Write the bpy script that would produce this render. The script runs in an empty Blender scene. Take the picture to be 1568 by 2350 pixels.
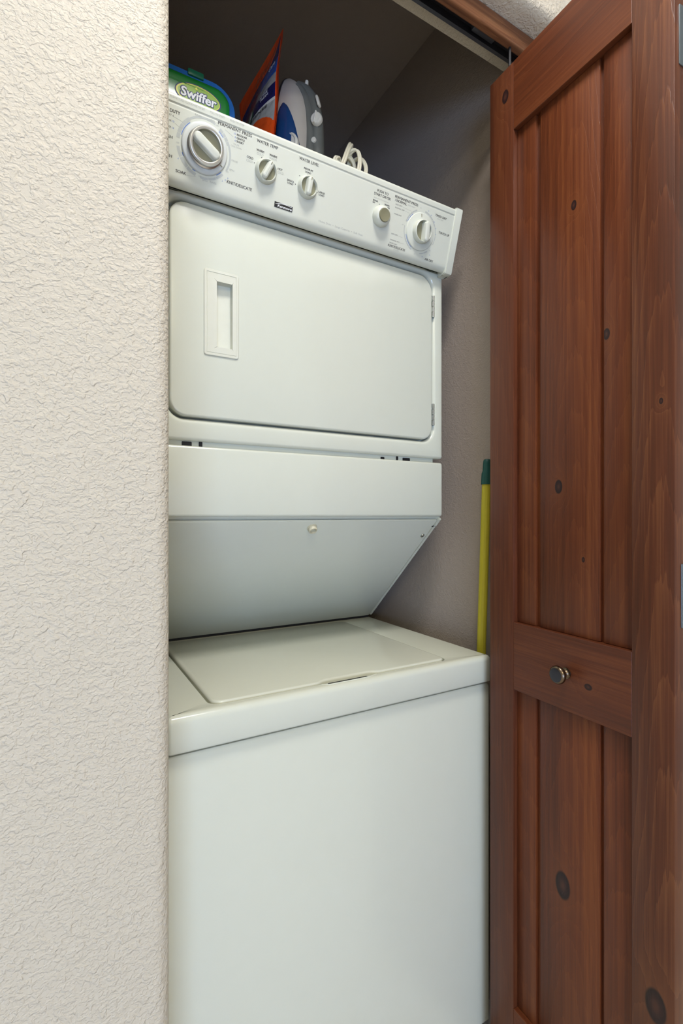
import bpy, bmesh, math, random
from mathutils import Matrix, Vector
R = math.radians
PI = math.pi
SC = bpy.context.scene
COL = SC.collection
random.seed(7)

# ------------------------------------------------------------------ camera
cam_d = bpy.data.cameras.new('camera')
cam = bpy.data.objects.new('camera', cam_d)
COL.objects.link(cam)
cam.location = (0, 0, 1.16)
cam.rotation_euler = (R(90), 0, R(-30.2))
cam_d.sensor_fit = 'VERTICAL'
cam_d.sensor_height = 36.0
cam_d.lens = 36.0 * 1141.0 / 2350.0
cam_d.shift_y = 7.0 / 2350.0
cam_d.clip_start = 0.02
SC.camera = cam

# ------------------------------------------------------------------ world and light
w = bpy.data.worlds.new('world')
SC.world = w
w.use_nodes = True
w.node_tree.nodes['Background'].inputs[0].default_value = (0.75, 0.85, 1.0, 1)
w.node_tree.nodes['Background'].inputs[1].default_value = 0.4


def area(name, loc, target, size, power, color):
    d = bpy.data.lights.new(name, 'AREA')
    d.shape = 'RECTANGLE'
    d.size, d.size_y = size
    d.energy = power
    d.color = color
    o = bpy.data.objects.new(name, d)
    COL.objects.link(o)
    o.location = loc
    o.rotation_euler = (Vector(target) - Vector(loc)).to_track_quat('-Z', 'Y').to_euler()
    return o


# ceiling lamp of the hall, an added warm fill and daylight through the window behind the camera (cool)
area('ceiling_lamp_light', (0.30, 0.12, 2.66), (0.30, 0.12, 0), (0.36, 0.36), 22, (1.0, 0.97, 0.93))
area('hall_fill_light', (-0.45, -1.75, 2.66), (-0.45, -1.75, 0), (1.1, 1.1), 44, (1.0, 0.90, 0.64))  # added fill for the machine front, has no fixture
area('window_light', (-1.0, -2.90, 0.72), (0.4, 0.8, 0.20), (1.5, 1.0), 92, (0.42, 0.61, 1.0))

SC.view_settings.view_transform = 'Standard'
SC.view_settings.look = 'None'
SC.view_settings.exposure = -0.12
SC.view_settings.gamma = 1.0
SC.view_settings.use_curve_mapping = False


# ------------------------------------------------------------------ node helper
class NT:
    def __init__(s, name):
        s.m = bpy.data.materials.new(name)
        s.m.use_nodes = True
        s.t = s.m.node_tree
        s.b = s.t.nodes['Principled BSDF']

    def n(s, typ, **kw):
        x = s.t.nodes.new(typ)
        for k, v in kw.items():
            setattr(x, k, v)
        return x

    def put(s, sock, v):
        if hasattr(v, 'is_output') or hasattr(v, 'links'):
            s.t.links.new(v, sock)
        else:
            sock.default_value = v

    def math(s, op, a, b=None, c=None, clamp=False):
        x = s.n('ShaderNodeMath', operation=op, use_clamp=clamp)
        s.put(x.inputs[0], a)
        if b is not None: s.put(x.inputs[1], b)
        if c is not None: s.put(x.inputs[2], c)
        return x.outputs[0]

    def coord(s, out='Object'):
        return s.n('ShaderNodeTexCoord').outputs[out]

    def noise(s, vec, scale, detail=2.0, rough=0.5, dist=0.0):
        x = s.n('ShaderNodeTexNoise')
        s.put(x.inputs['Vector'], vec)
        x.inputs['Scale'].default_value = scale
        x.inputs['Detail'].default_value = detail
        x.inputs['Roughness'].default_value = rough
        x.inputs['Distortion'].default_value = dist
        return x.outputs[0]

    def scale(s, vec, sc):
        x = s.n('ShaderNodeVectorMath', operation='MULTIPLY')
        s.put(x.inputs[0], vec)
        x.inputs[1].default_value = sc
        return x.outputs[0]

    def ramp(s, f, stops, interp='LINEAR'):
        x = s.n('ShaderNodeValToRGB')
        cr = x.color_ramp
        cr.interpolation = interp
        while len(cr.elements) < len(stops): cr.elements.new(0.5)
        for e, (p, c) in zip(cr.elements, stops):
            e.position = p
            e.color = (c[0], c[1], c[2], 1)
        s.put(x.inputs[0], f)
        return x.outputs[0]

    def mix(s, f, a, b, mode='MIX'):
        x = s.n('ShaderNodeMix', data_type='RGBA', blend_type=mode)
        s.put(x.inputs[0], f)
        s.put(x.inputs[6], a if not isinstance(a, tuple) else (a[0], a[1], a[2], 1))
        s.put(x.inputs[7], b if not isinstance(b, tuple) else (b[0], b[1], b[2], 1))
        return x.outputs[2]

    def bump(s, h, strength, dist):
        x = s.n('ShaderNodeBump')
        x.inputs['Strength'].default_value = strength
        x.inputs['Distance'].default_value = dist
        s.put(x.inputs['Height'], h)
        s.t.links.new(x.outputs[0], s.b.inputs['Normal'])

    def set(s, **kw):
        for k, v in kw.items():
            k = k.replace('_', ' ')
            sk = s.b.inputs[k]
            if isinstance(v, tuple) and len(v) == 3: v = (v[0], v[1], v[2], 1)
            s.put(sk, v)
        return s.m


def plain(name, col, rough=0.5, metal=0.0, var=0.06, scale=60, bump=0.0, coat=0.0, spec=0.5):
    t = NT(name)
    f = t.noise(t.coord(), scale, 3)
    c = t.mix(f, tuple(x * (1 - var) for x in col), tuple(min(1, x * (1 + var)) for x in col))
    t.set(Base_Color=c, Roughness=rough, Metallic=metal, Coat_Weight=coat, Specular_IOR_Level=spec)
    t.b.inputs['Coat Roughness'].default_value = 0.12
    if bump: t.bump(t.noise(t.coord(), 260, 2), 1.0, bump)
    return t.m


def plaster(name, col, s1=150.0, depth=0.0022, soft=0.0):
    t = NT(name)
    co = t.coord()
    n1 = t.noise(t.scale(co, (1, 1, 1.25)), s1, 1.5, 0.5, 0.5)
    n2 = t.noise(co, s1 * 0.42, 1.5, 0.5, 0.6)
    n3 = t.noise(co, s1 * 3.0, 1.0, 0.6)
    blob = t.math('SMOOTHSTEP', n1, 0.40, 0.66) if False else t.n('ShaderNodeMapRange', interpolation_type='SMOOTHSTEP')
    t.put(blob.inputs[0], n1)
    blob.inputs[1].default_value = 0.40
    blob.inputs[2].default_value = 0.64
    b2 = t.n('ShaderNodeMapRange', interpolation_type='SMOOTHSTEP')
    t.put(b2.inputs[0], n2)
    b2.inputs[1].default_value = 0.48
    b2.inputs[2].default_value = 0.62
    h = t.math('ADD', t.math('MULTIPLY', blob.outputs[0], 0.55), t.math('MULTIPLY', b2.outputs[0], 0.55))
    h = t.math('ADD', h, t.math('MULTIPLY', n3, 0.10))
    c = t.mix(t.noise(co, 5, 2), tuple(x * 0.97 for x in col), col)
    t.set(Base_Color=c, Roughness=0.62, Specular_IOR_Level=0.35)
    t.bump(h, 1.0, depth)
    return t.m


def wood(name, vertical, centre, knots=(), seed=0.0, dark=(0.085, 0.026, 0.013), mid=(0.165, 0.048, 0.020),
         light=(0.30, 0.105, 0.038), A=900.0, B=9.0, rough=0.38, ca=0, cz=2, rings=0.22):
    """stained knotty pine; the grain runs along z (vertical) or along x; knots = (x, z, radius)"""
    t = NT(name)
    co = t.coord()
    sep = t.n('ShaderNodeSeparateXYZ')
    t.put(sep.inputs[0], co)
    X, Z = sep.outputs[ca], sep.outputs[cz]
    ac, al = (X, Z) if vertical else (Z, X)
    off = t.n('ShaderNodeVectorMath', operation='ADD')
    t.put(off.inputs[0], co)
    off.inputs[1].default_value = (seed * 3.1, seed * 1.7, seed * 2.3)
    co2 = off.outputs[0]
    st = (1, 1, 0.10) if vertical else (0.10, 1, 1)
    if cz == 1: st = (1, 0.1, 1) if vertical else (0.10, 1, 1)
    warp = t.noise(t.scale(co2, st), 14, 2, 0.5)
    warp2 = t.noise(t.scale(co2, st), 60, 2, 0.5)
    dx = t.math('SUBTRACT', ac, centre)
    dx = t.math('ADD', dx, t.math('MULTIPLY', t.math('SUBTRACT', warp, 0.5), 0.05))
    ph = t.math('MULTIPLY', t.math('MULTIPLY', dx, dx), A)
    ph = t.math('ADD', ph, t.math('MULTIPLY', al, B))
    ph = t.math('ADD', ph, t.math('MULTIPLY', warp2, 0.55))
    jag = t.noise(t.scale(co2, (1, 1, 0.03) if (vertical and cz == 2) else (0.03, 1, 1)), 230, 1, 0.5)
    ph = t.math('ADD', ph, t.math('MULTIPLY', jag, 0.45))
    kmask = None
    kglow = None
    rmin = None
    for (kx, kz, kr) in knots:
        a = t.math('SUBTRACT', X, kx)
        b = t.math('SUBTRACT', Z, kz)
        if vertical: b = t.math('MULTIPLY', b, 0.62)
        else: a = t.math('MULTIPLY', a, 0.75)
        r2 = t.math('ADD', t.math('MULTIPLY', a, a), t.math('MULTIPLY', b, b))
        r = t.math('DIVIDE', t.math('SQRT', r2), kr)
        e = t.math('EXPONENT', t.math('MULTIPLY', t.math('MULTIPLY', r, r), -0.16))
        ph = t.math('ADD', ph, t.math('MULTIPLY', e, 2.6))
        kmr = t.n('ShaderNodeMapRange', interpolation_type='SMOOTHSTEP')
        t.put(kmr.inputs[0], r)
        kmr.inputs[1].default_value = 1.12
        kmr.inputs[2].default_value = 0.86
        rmin = r if rmin is None else t.math('MINIMUM', rmin, r)
        kmask = kmr.outputs[0] if kmask is None else t.math('MAXIMUM', kmask, kmr.outputs[0])
        kglow = e if kglow is None else t.math('MAXIMUM', kglow, e)
    fr = t.math('FRACT', ph)
    ring = t.ramp(fr, [(0.0, (0.16,) * 3), (0.06, (0.30,) * 3), (0.55, (0.40,) * 3), (0.85, (0.66,) * 3), (0.965, (0.95,) * 3), (1.0, (0.18,) * 3)])
    sf = (1, 1, 0.016) if vertical else (0.016, 1, 1)
    if cz == 1: sf = (1, 0.016, 1) if vertical else (0.016, 1, 1)
    fib = t.noise(t.scale(co2, sf), 520, 3, 0.65)
    blot = t.noise(t.scale(co2, st), 9, 3, 0.6)
    streak = t.noise(t.scale(co2, sf), 130, 2, 0.6)
    f = t.math('ADD', t.math('MULTIPLY', ring, rings), t.math('MULTIPLY', fib, 0.42))
    f = t.math('ADD', f, t.math('MULTIPLY', t.math('SUBTRACT', streak, 0.5), 1.0))
    f = t.math('ADD', f, 0.24 - 0.40 * rings)
    f = t.math('ADD', f, t.math('MULTIPLY', t.math('SUBTRACT', blot, 0.5), 1.15))
    f = t.math('SUBTRACT', f, 0.02, clamp=True)
    c = t.ramp(f, [(0.12, dark), (0.46, mid), (0.86, light)])
    if kmask is not None:
        gl = t.math('MULTIPLY', kglow, 0.45, clamp=True)
        c = t.mix(gl, c, tuple(x * 0.9 for x in light))
        kc = t.ramp(t.math('ADD', rmin, t.math('MULTIPLY', t.noise(co2, 90, 2), 0.25)), [(0.0, (0.070, 0.024, 0.014)), (0.35, (0.050, 0.017, 0.011)), (0.55, (0.030, 0.010, 0.008)), (0.85, (0.016, 0.006, 0.006)), (1.0, (0.012, 0.005, 0.005))])
        c = t.mix(kmask, c, kc)
    t.set(Base_Color=c, Roughness=t.math('ADD', t.math('MULTIPLY', fib, 0.18), rough - 0.05), Specular_IOR_Level=0.33)
    t.bump(t.math('ADD', t.math('MULTIPLY', fib, 0.5), ring), 0.35, 0.0004)
    return t.m


M = {}
M['wall'] = plaster('cream_orange_peel_wall', (0.565, 0.510, 0.415), 205.0, 0.0010)
M['closet'] = plaster('shade_darkened_closet_wall', (0.365, 0.305, 0.258), 230.0, 0.0004)  # cream wall paint with the closet's shade put into the colour
M['room'] = plaster('cream_room_wall', (0.72, 0.68, 0.60), 150.0, 0.0015)
M['white'] = plain('white_enamel', (0.62, 0.635, 0.540), 0.17, var=0.012, scale=30, bump=0.00003, coat=0.0)
M['white_plastic'] = plain('white_plastic', (0.625, 0.64, 0.555), 0.38, var=0.012, scale=30)
M['cream_plastic'] = plain('cream_plastic', (0.64, 0.64, 0.54), 0.40, var=0.03)
M['bumper'] = plain('yellowed_cream_plastic', (0.62, 0.58, 0.42), 0.40, var=0.03)
M['insert'] = plain('olive_beige_knob_insert', (0.235, 0.222, 0.135), 0.45, var=0.06)
M['dial'] = plain('pale_grey_dial_plastic', (0.60, 0.62, 0.585), 0.32, var=0.02)
M['chrome'] = plain('satin_chrome_ring', (0.62, 0.62, 0.61), 0.30, 1.0, var=0.02)
M['steel'] = plain('hinge_steel', (0.50, 0.54, 0.54), 0.28, 1.0, var=0.08)
M['black'] = plain('black_gap', (0.006, 0.006, 0.008), 0.6, var=0.1)  # small black parts, and gap shade put in as colour
M['print_dark'] = plain('dark_grey_print', (0.095, 0.09, 0.085), 0.6, var=0.02)
M['print_grey'] = plain('grey_print', (0.36, 0.37, 0.34), 0.6, var=0.02)
M['print_pale'] = plain('pale_grey_print', (0.45, 0.47, 0.44), 0.6, var=0.02)
M['print_blue'] = plain('blue_print', (0.10, 0.19, 0.50), 0.6, var=0.02)
M['print_white'] = plain('white_print', (0.85, 0.86, 0.86), 0.5, var=0.02)
M['print_navy'] = plain('navy_print', (0.012, 0.02, 0.13), 0.5, var=0.02)
M['print_black'] = plain('black_print', (0.012, 0.012, 0.012), 0.5, var=0.02)
M['track'] = plain('dark_track_metal', (0.075, 0.08, 0.10), 0.4, 0.6, var=0.1)
M['hinge_dark'] = plain('grey_hinge_plate', (0.13, 0.155, 0.165), 0.42, 0.55, var=0.12)
M['bronze'] = plain('aged_bronze', (0.17, 0.125, 0.085), 0.27, 1.0, var=0.2)
M['bronze_face'] = plain('dark_bronze_knob_face', (0.045, 0.045, 0.055), 0.36, 0.7, var=0.2)
M['yellow'] = None
M['green_cap'] = plain('dark_green_plastic', (0.004, 0.075, 0.062), 0.42, var=0.1)
M['tub_green'] = plain('green_plastic', (0.008, 0.165, 0.025), 0.22, var=0.12, scale=25, coat=0.4)
M['tub_blue'] = plain('blue_plastic', (0.02, 0.13, 0.42), 0.28, var=0.08)
M['latch'] = plain('dark_green_latch_plastic', (0.005, 0.11, 0.055), 0.35, var=0.1)
M['lime'] = plain('lime_print', (0.25, 0.42, 0.03), 0.35, var=0.1)
M['lime_yellow'] = plain('yellow_print', (0.68, 0.66, 0.06), 0.35, var=0.05)
M['iron_shell'] = plain('silver_iron_shell', (0.55, 0.50, 0.43), 0.36, 0.1, var=0.03, coat=0.2)
M['iron_grey'] = plain('grey_iron_handle', (0.135, 0.14, 0.125), 0.5, var=0.08)
M['iron_tank'] = plain('blue_water_tank', (0.012, 0.05, 0.16), 0.14, var=0.25, scale=18, coat=0.6)
M['iron_sole'] = plain('black_soleplate', (0.008, 0.010, 0.022), 0.3, 0.3, var=0.05)
M['iron_white'] = plain('off_white_iron_plastic', (0.66, 0.64, 0.57), 0.4, var=0.03)
M['cord'] = plain('cream_vinyl_cord', (0.66, 0.62, 0.47), 0.42, var=0.05)
M['black_cord'] = plain('black_cord_rubber', (0.006, 0.007, 0.012), 0.5, var=0.1)
M['floor'] = plain('beige_floor', (0.62, 0.57, 0.50), 0.6, var=0.15, scale=12)
M['lamp'] = NT('lamp_glass')
M['lamp'].b.inputs['Emission Color'].default_value = (1, 0.88, 0.7, 1)
M['lamp'].b.inputs['Emission Strength'].default_value = 3.0
M['lamp'].put(M['lamp'].b.inputs['Base Color'], M['lamp'].mix(M['lamp'].noise(M['lamp'].coord(), 30), (0.8, 0.8, 0.78), (0.86, 0.85, 0.82)))
M['lamp'] = M['lamp'].m
# mop pole: yellow with fine lengthwise ribs
t = NT('yellow_ribbed_pole')
co = t.coord()
c = t.mix(t.noise(t.scale(co, (1, 1, 0.02)), 500, 2), (0.46, 0.40, 0.018), (0.62, 0.54, 0.035))
M['yellow'] = t.set(Base_Color=c, Roughness=0.4)
t = NT('window_glass')
t.set(Base_Color=t.mix(t.noise(t.coord(), 4), (0.9, 0.95, 1.0), (0.95, 0.97, 1.0)), Roughness=0.02, Transmission_Weight=1.0)
M['glass'] = t.m
t = NT('printed_pouch_film')
ca = t.n('ShaderNodeVertexColor')
ca.layer_name = 'print'
M['pouch'] = t.set(Base_Color=ca.outputs[0], Roughness=0.16, Coat_Weight=0.6, Specular_IOR_Level=0.6)
t.bump(t.noise(t.coord(), 38, 2.0), 1.0, 0.004)

# ------------------------------------------------------------------ object helpers
WM = {}


def world_of(o): return WM.get(o.name, Matrix())


def obj(name, bm, mat, parent=None, mw=None, smooth=35, kind=None, label=None, cat=None, group=None):
    me = bpy.data.meshes.new(name)
    bmesh.ops.recalc_face_normals(bm, faces=bm.faces[:])
    bm.to_mesh(me)
    bm.free()
    mats = mat if isinstance(mat, (list, tuple)) else [mat]
    for m_ in mats: me.materials.append(m_)
    if smooth:
        for p in me.polygons: p.use_smooth = True
        me.set_sharp_from_angle(angle=R(smooth))
    o = bpy.data.objects.new(name, me)
    COL.objects.link(o)
    mw = mw or Matrix()
    if parent is not None:
        o.parent = parent
        o.matrix_parent_inverse = world_of(parent).inverted()
    o.matrix_basis = mw
    WM[o.name] = mw.copy()
    if kind: o['kind'] = kind
    tag(o, label, cat, group)
    return o


def tag(o, label=None, cat=None, group=None):
    if label: o['label'] = label
    if cat: o['category'] = cat
    if group: o['group'] = group
    return o


def thing(name, loc, label, cat, group=None, rz=0.0):
    o = bpy.data.objects.new(name, None)
    COL.objects.link(o)
    o.empty_display_size = 0.05
    mw = Matrix.Translation(loc) @ Matrix.Rotation(rz, 4, 'Z')
    o.matrix_basis = mw
    WM[o.name] = mw.copy()
    return tag(o, label, cat, group)


def BM(): return bmesh.new()


def box(bm, x0, x1, y0, y1, z0, z1, r=0.0, seg=2, mi=0, mat=None):
    ret = bmesh.ops.create_cube(bm, size=1.0)
    vs = ret['verts']
    for v in vs:
        v.co = Vector(((x0 + x1) / 2 + v.co.x * (x1 - x0), (y0 + y1) / 2 + v.co.y * (y1 - y0), (z0 + z1) / 2 + v.co.z * (z1 - z0)))
    fs = list({f for v in vs for f in v.link_faces})
    if r > 0:
        es = list({e for v in vs for e in v.link_edges})
        rr = bmesh.ops.bevel(bm, geom=es, offset=r, segments=seg, affect='EDGES', profile=0.5)
        fs = list({f for f in rr['faces']} | {f for f in fs if f.is_valid})
    vv = {v for f in fs for v in f.verts}
    for f in fs: f.material_index = mi
    if mat is not None:
        for v in vv: v.co = mat @ v.co
    return list(vv)


def rbox(*a, **k):
    bm = BM()
    box(bm, *a, **k)
    return bm


def rrect(x0, x1, y0, y1, r, n=6):
    """outline of a rounded rectangle, counter-clockwise; r one radius or four (bl, br, tr, tl)"""
    rs = (r,) * 4 if not isinstance(r, tuple) else r
    out = []
    for (cx, cy, a0, q) in ((x0, y0, 180, 0), (x1, y0, 270, 1), (x1, y1, 0, 2), (x0, y1, 90, 3)):
        rad = rs[q]
        ox = cx + rad if cx == x0 else cx - rad
        oy = cy + rad if cy == y0 else cy - rad
        for i in range(n + 1):
            a = R(a0 + 90 * i / n)
            out.append((ox + rad * math.cos(a), oy + rad * math.sin(a)))
    return out


def inset(pts, d):
    """shrink an outline about its own edges (simple offset for convex loops)"""
    n = len(pts)
    out = []
    for i in range(n):
        p0, p1, p2 = Vector(pts[i - 1]), Vector(pts[i]), Vector(pts[(i + 1) % n])
        a, b = (p1 - p0), (p2 - p1)
        if a.length < 1e-9: a = b
        if b.length < 1e-9: b = a
        na, nb = Vector((-a.y, a.x)).normalized(), Vector((-b.y, b.x)).normalized()
        m = (na + nb)
        m = m.normalized() if m.length > 1e-6 else na
        k = max(0.3, m.dot(na))
        q = p1 + m * (d / k)
        out.append((q.x, q.y))
    return out


def stack(bm, loops, cap0=True, cap1=True, mis=None):
    """bridge equal-length 3D loops; loops = list of lists of Vector"""
    rows = [[bm.verts.new(p) for p in lp] for lp in loops]
    n = len(rows[0])
    for k in range(len(rows) - 1):
        for i in range(n):
            f = bm.faces.new((rows[k][i], rows[k][(i + 1) % n], rows[k + 1][(i + 1) % n], rows[k + 1][i]))
            if mis: f.material_index = mis[k]
    if cap0: bm.faces.new(rows[0][::-1])
    if cap1:
        f = bm.faces.new(rows[-1])
        if mis: f.material_index = mis[-1]
    return rows


def plate(bm, pts, fmap, depth, bev=0.0, seg=3, mi=0):
    """extrude an outline: fmap(u, v, h) -> Vector, h from -depth to 0 with a rounded front rim"""
    loops = [[fmap(u, v, -depth) for u, v in pts]]
    if bev > 0:
        for i in range(seg + 1):
            a = PI / 2 * i / seg
            q = inset(pts, bev * (1 - math.cos(a)))
            loops.append([fmap(u, v, -bev + bev * math.sin(a)) for u, v in q])
    else:
        loops.append([fmap(u, v, 0) for u, v in pts])
    stack(bm, loops)


def lathe(bm, prof, n=48, mat=None, mis=None, cap0=True, cap1=True):
    """prof = [(r, h)...] about the z axis"""
    mat = mat or Matrix()
    loops = [[mat @ Vector((max(r, 1e-5) * math.cos(2 * PI * i / n), max(r, 1e-5) * math.sin(2 * PI * i / n), h)) for i in range(n)] for r, h in prof]
    stack(bm, loops, cap0, cap1, mis)


def tube(bm, pts, rad, n=12, closed=False, flat=None, cap=True):
    pts = [Vector(p) for p in pts]
    m = len(pts)
    loops = []
    up = None
    for i, p in enumerate(pts):
        if closed: d = pts[(i + 1) % m] - pts[i - 1]
        else: d = pts[min(i + 1, m - 1)] - pts[max(i - 1, 0)]
        d.normalize()
        if up is None:
            up = Vector((0, 0, 1)) if abs(d.z) < 0.9 else Vector((1, 0, 0))
        s = d.cross(up)
        if s.length < 1e-6: s = d.orthogonal()
        s.normalize()
        up = s.cross(d).normalized()
        rr = rad[i] if isinstance(rad, (list, tuple)) else rad
        loops.append([p + s * math.cos(2 * PI * k / n) * rr * (flat or 1) + up * math.sin(2 * PI * k / n) * rr for k in range(n)])
    if closed:
        rows = [[bm.verts.new(q) for q in lp] for lp in loops]
        for a in range(m):
            b = (a + 1) % m
            for k in range(n):
                bm.faces.new((rows[a][k], rows[a][(k + 1) % n], rows[b][(k + 1) % n], rows[b][k]))
    else:
        stack(bm, loops, cap, cap)


def smooth_path(ctrl, n=10, closed=False):
    c = [Vector(p) for p in ctrl]
    out = []
    m = len(c)
    rng = range(m) if closed else range(m - 1)
    for i in rng:
        p0 = c[(i - 1) % m] if closed or i > 0 else c[0]
        p1, p2 = c[i], c[(i + 1) % m]
        p3 = c[(i + 2) % m] if closed or i + 2 < m else c[-1]
        for k in range(n):
            t_ = k / n
            out.append(0.5 * ((2 * p1) + (-p0 + p2) * t_ + (2 * p0 - 5 * p1 + 4 * p2 - p3) * t_ ** 2 + (-p0 + 3 * p1 - 3 * p2 + p3) * t_ ** 3))
    if not closed: out.append(c[-1])
    return out


def prism_yz(bm, prof, x0, x1, mi=0):
    stack(bm, [[Vector((x0, y, z)) for y, z in prof], [Vector((x1, y, z)) for y, z in prof]])
    return bm


def prism_xy(bm, prof, z0, z1):
    stack(bm, [[Vector((x, y, z0)) for x, y in prof], [Vector((x, y, z1)) for x, y in prof]])
    return bm


_txt = {}


def text_mesh(s, bold=0.0):
    key = (s, bold)
    if key not in _txt:
        cu = bpy.data.curves.new('t', 'FONT')
        cu.body = s
        cu.offset = bold
        cu.resolution_u = 3
        to = bpy.data.objects.new('t', cu)
        COL.objects.link(to)
        dg = bpy.context.evaluated_depsgraph_get()
        me = bpy.data.meshes.new_from_object(to.evaluated_get(dg))
        vs = [v.co.copy() for v in me.vertices]
        fs = [tuple(p.vertices) for p in me.polygons]
        bpy.data.objects.remove(to)
        bpy.data.curves.remove(cu)
        bpy.data.meshes.remove(me)
        xs = [v.x for v in vs]
        _txt[key] = (vs, fs, min(xs), max(xs))
    return _txt[key]


CAPH = 0.73


def text(bm, s, x0, y0, width=None, height=None, fmap=None, bold=0.012, slant=0.0, mi=0, skew=None):
    """flat lettering: cap height and width in metres; fmap(u, v) -> Vector"""
    vs, fs, a, b = text_mesh(s, bold)
    sy = height / CAPH
    sx = width / (b - a) if width else sy
    new = [bm.verts.new(fmap(x0 + (v.x - a) * sx + slant * v.y * sy, y0 + v.y * sy)) for v in vs]
    for f in fs:
        try:
            q = bm.faces.new([new[i] for i in f])
            q.material_index = mi
        except ValueError:
            pass


def arc(bm, cx, cy, r0, r1, a0, a1, fmap, mi=0):
    n = max(2, int(abs(a1 - a0) / 3))
    prev = None
    for i in range(n + 1):
        a = R(a0 + (a1 - a0) * i / n)
        p = bm.verts.new(fmap(cx + r0 * math.cos(a), cy + r0 * math.sin(a)))
        q = bm.verts.new(fmap(cx + r1 * math.cos(a), cy + r1 * math.sin(a)))
        if prev:
            f = bm.faces.new((prev[0], prev[1], q, p))
            f.material_index = mi
        prev = (p, q)


def disc(bm, cx, cy, r, fmap, n=14, mi=0, ry=None):
    ry = ry or r
    f = bm.faces.new([bm.verts.new(fmap(cx + r * math.cos(2 * PI * i / n), cy + ry * math.sin(2 * PI * i / n))) for i in range(n)])
    f.material_index = mi


# ------------------------------------------------------------------ the setting
WZ = 2.75            # hall ceiling
YF, YB = 0.66, 0.793  # front and back face of the closet wall
XJ = 0.132           # left jamb
XR_ = 0.905          # closet's right wall
SZ = 2.17            # header soffit
rb = 0.020


def bull(cx, cy, a0, a1, r=rb, n=8):
    return [(cx + r * math.cos(R(a0 + (a1 - a0) * i / n)), cy + r * math.sin(R(a0 + (a1 - a0) * i / n))) for i in range(n + 1)]


bm = BM()
prof = [(-2.6, YB), (-2.6, YF)] + bull(XJ - rb, YF + rb, -90, 0) + bull(XJ - 0.012, YB - 0.012, 0, 90, 0.012)
prism_xy(bm, prof, 0, WZ)
# header: profile in (y, z)
hp = [(YB, WZ), (YF, WZ)] + [(YF + rb - rb * math.cos(R(a)), SZ + rb - rb * math.sin(R(a))) for a in range(0, 91, 12)] + [(YB, SZ)]
prism_yz(bm, hp, XJ - rb, XR_ + rb)
prof = [(1.9, YF), (1.9, YB), (XR_, YB)] + [(XR_ + rb - rb * math.cos(R(a)), YF + rb - rb * math.sin(R(a))) for a in range(0, 91, 12)]
prism_xy(bm, prof, 0, WZ)
obj('wall_front', bm, M['wall'], kind='structure', label='cream textured wall with a rounded corner beside the laundry closet', cat='wall')

CZ = 2.49
CL = 0.085
CB = 1.66
obj('wall_right', rbox(XR_, XR_ + 0.1, YB - 0.001, CB + 0.1, 0, CZ + 0.1), M['closet'], kind='structure', label='shade-darkened cream side wall of the closet behind the yellow pole', cat='wall')
obj('wall_left', rbox(CL - 0.1, CL, YB + 0.001, CB + 0.1, 0, CZ + 0.1), M['closet'], kind='structure', label='shade-darkened cream closet side wall hidden by the cream wall', cat='wall')
obj('wall_back', rbox(CL, XR_, CB, CB + 0.1, 0, CZ + 0.1), M['closet'], kind='structure', label='shade-darkened cream rear wall of the closet above the dryer', cat='wall')
obj('ceiling_closet', rbox(CL, XR_, YB + 0.001, CB, CZ, CZ + 0.1), M['closet'], kind='structure', label='shade-darkened cream ceiling inside the laundry closet', cat='ceiling')
obj('floor', rbox(-2.7, 2.0, -3.1, CB + 0.1, -0.1, 0.0), M['floor'], kind='structure', label='beige floor of the hall and closet', cat='floor')
obj('ceiling_hall', rbox(-2.7, 2.0, -3.1, YB, WZ, WZ + 0.1), M['room'], kind='structure', label='cream ceiling of the hall', cat='ceiling')
obj('wall_hall_right', rbox(1.9, 2.0, -3.0, YB, 0, WZ), M['room'], kind='structure', label='cream hall wall behind the wooden door', cat='wall')
obj('wall_hall_left', rbox(-2.7, -2.6, -3.0, YB, 0, WZ), M['room'], kind='structure', label='cream hall wall away from the closet', cat='wall')
# back wall of the hall with a window opening
bm = BM()
wx0, wx1, wz0, wz1 = -1.8, -0.2, 0.2, 1.45
box(bm, -2.7, wx0, -3.1, -3.0, 0, WZ)
box(bm, wx1, 2.0, -3.1, -3.0, 0, WZ)
box(bm, wx0, wx1, -3.1, -3.0, 0, wz0)
box(bm, wx0, wx1, -3.1, -3.0, wz1, WZ)
obj('wall_hall_back', bm, M['room'], kind='structure', label='cream hall wall behind the camera with a window', cat='wall')
win = thing('window_1', (-1.0, -3.05, wz0), 'tall white framed window in the hall wall', 'window')
win['kind'] = 'structure'
bm = BM()
for a in ((wx0, wx0 + 0.05, wz0, wz1), (wx1 - 0.05, wx1, wz0, wz1), (wx0 + 0.05, wx1 - 0.05, wz0, wz0 + 0.05), (wx0 + 0.05, wx1 - 0.05, wz1 - 0.05, wz1), (-1.02, -0.98, wz0 + 0.05, wz1 - 0.05)):
    box(bm, a[0], a[1], -3.08, -3.02, a[2], a[3], 0.004)
obj('window_frame', bm, M['white_plastic'], win)
for a, b in ((wx0 + 0.05, -1.02), (-0.98, wx1 - 0.05)):
    obj('pane', rbox(a, b, -3.056, -3.050, wz0 + 0.05, wz1 - 0.05), M['glass'], win)
lampt = thing('ceiling_lamp', (0.30, 0.12, WZ), 'round flush ceiling lamp in the hall', 'lamp')
bm = BM(); lathe(bm, [(0.10, 0), (0.12, -0.012), (0.12, -0.03), (0.09, -0.035)], 40, Matrix.Translation((0.30, 0.12, WZ)))
obj('lamp_base', bm, M['white_plastic'], lampt)
bm = BM(); lathe(bm, [(0.115, -0.0305), (0.11, -0.05), (0.08, -0.07), (0.04, -0.078), (0.001, -0.08)], 40, Matrix.Translation((0.30, 0.12, WZ)))
obj('lamp_shade', bm, M['lamp'], lampt)

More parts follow.
